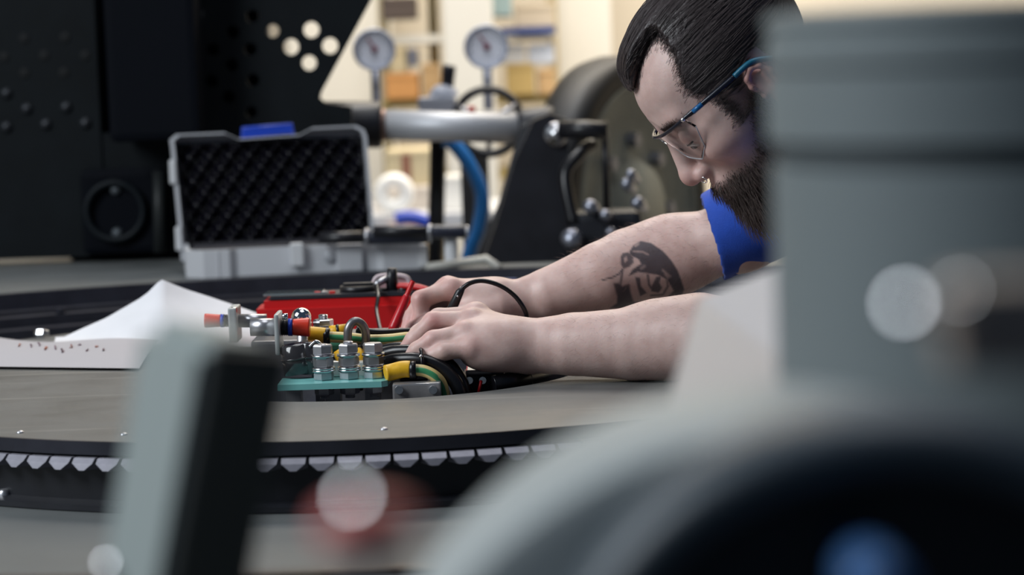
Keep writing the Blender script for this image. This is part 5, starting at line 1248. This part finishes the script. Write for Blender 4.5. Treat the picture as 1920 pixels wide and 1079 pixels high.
# probes
pr = empty('test_probe', at(716, 655, 2.70), 'red test probe held upright by the far hand', 'probe')
A, B = at(774, 528, 2.755), at(735, 622, 2.735); C_ = at(717, 656, 2.725); dv = (B - A)
ribs = [A + dv * (i / 14 * .28) for i in range(15)]
MB().tube(ribs, [.0026 if i % 2 else .0034 for i in range(15)], 12).build('strain_relief', M_red, pr)
MB().tube([A + dv * .27, A + dv * .33, A + dv * .72, A + dv * .92, B], [.0034, .0045, .0056, .0060, .0050], 16).build('handle', mat('dark_red_probe', (0.48, 0.012, 0.02), .3), pr)
MB().tube([B, B + (C_ - B) * .5, C_], [.004, .003, .0016], 12).build('tip', mat('dark_red_probe', (0.48, 0.012, 0.02), .3), pr)
pb_ = empty('test_probe', at(848, 582, 2.685), 'black test probe with a looped lead held by the near hand', 'probe')
MB().tube([at(838, 600, 2.69), at(848, 578, 2.685), at(862, 548, 2.68), at(868, 540, 2.68)], [.0056, .0056, .0046, .003], 14).build('handle', M_blackpl, pb_)
MB().tube(smooth_path([at(866, 542, 2.68), at(882, 531, 2.68), at(906, 527, 2.68), at(938, 536, 2.68), at(965, 555, 2.68), at(983, 580, 2.68), at(988, 600, 2.685), at(985, 625, 2.69)], 8), .0026, 12).build('lead', M_rubber, pb_)
MB().ball(at(858, 556, 2.674), .0012).build('highlight_ring', M_chrome, pb_)

# ================================================================ papers
M_paper = mat('white_paper', (0.70, 0.70, 0.73), .75, noise=.03, nscale=30)
def sheet(name, label, fn, nu, nv, m=M_paper):
    return MB().grid(fn, nu, nv).build(name, m, None, label, 'paper')
back = [(104, 640), (150, 618), (200, 596), (262, 560), (278, 548), (300, 525), (322, 535), (348, 546), (410, 566), (470, 584), (500, 594)]
def crump(u, v):
    px = 104 + (500 - 104) * u; by = np.interp(px, [p[0] for p in back], [p[1] for p in back])
    fr = onz(px - 2, 648 + 6 * u, .002); bk_ = at(px, by, 3.22)
    if bk_.z < .004: bk_.z = .004
    p = fr.lerp(bk_, v); sag = math.sin(PI * v) * (bk_.z * .28)
    p.z = max(.0025, p.z - sag + .004 * math.sin(9 * u + 5 * v) * math.sin(PI * v))
    if px > 270: p.y += .02 * v * math.sin((px - 270) / 70)
    return p
sheet('crumpled_paper', 'crumpled white sheet with a raised corner behind the lever', crump, 48, 20)
fl0 = [onz(-60, 632, .003), onz(300, 652, .003)]; fl1 = [onz(-60, 688, .003), onz(262, 692, .003)]
def flat(u, v):
    a = fl0[0].lerp(fl0[1], u); b = fl1[0].lerp(fl1[1], u); p = a.lerp(b, v)
    p.z = .0035 + .010 * math.sin(PI * v) * (.6 + .4 * math.sin(5 * u)) + .006 * (1 - v) * u + .004 * math.sin(7 * u + 2) * (1 - v)
    return p
fs_ = sheet('paper_sheet', 'flat sheet of handwritten notes at the left edge of the plate', flat, 40, 14, mat('greyed_paper', (0.40, 0.385, 0.41), .75))
random.seed(3)
mk = {'pencil_mark': MB(), 'red_mark': MB()}
for k in range(11):
    u = .30 + .045 * k + random.uniform(-.01, .01); v = .45 + random.uniform(-.08, .15)
    pts = [flat(u + random.uniform(-.004, .02) * j / 3, v + random.uniform(-.06, .10) * j / 2) + Vector((0, 0, .0009)) for j in range(4)]
    mk['red_mark' if k % 3 == 0 else 'pencil_mark'].tube(pts, .0008, 5)
for nme, b in mk.items(): put(b.build(nme, mat(nme, (0.45, 0.16, 0.10) if 'red' in nme else (0.18, 0.10, 0.13), .7)), fs_)['kind'] = 'stuff'
# loose nut at the left
p = onz(70, 634, 0.0); nt_ = empty('loose_nut', p, 'bright hexagon nut lying on the plate at the left edge', 'nut')
hexnut((p.x, p.y, .0055), .0075, .012, (1, -.2, 0)).build('hex', M_steel, nt_); MB().tube([(p.x - .004, p.y, .0062), (p.x + .016, p.y, .0062)], .0040, 12).build('shank', M_steel, nt_)
# blue tag and braided lead on the far race
p = at(935, 526, 3.98); bt = empty('blue_tool_case', (p.x, 3.98, -.05), 'dark blue flat case on the far race behind the hands', 'case')
MB().box((p.x, 3.99, p.z - .016), (.060, .012, .034), bevel=.003).build('body', mat('dark_blue_case', (0.015, 0.05, 0.20), .35), bt); MB().box((p.x, 3.983, p.z - .006), (.05, .004, .003)).build('seam', M_blackpl, bt)
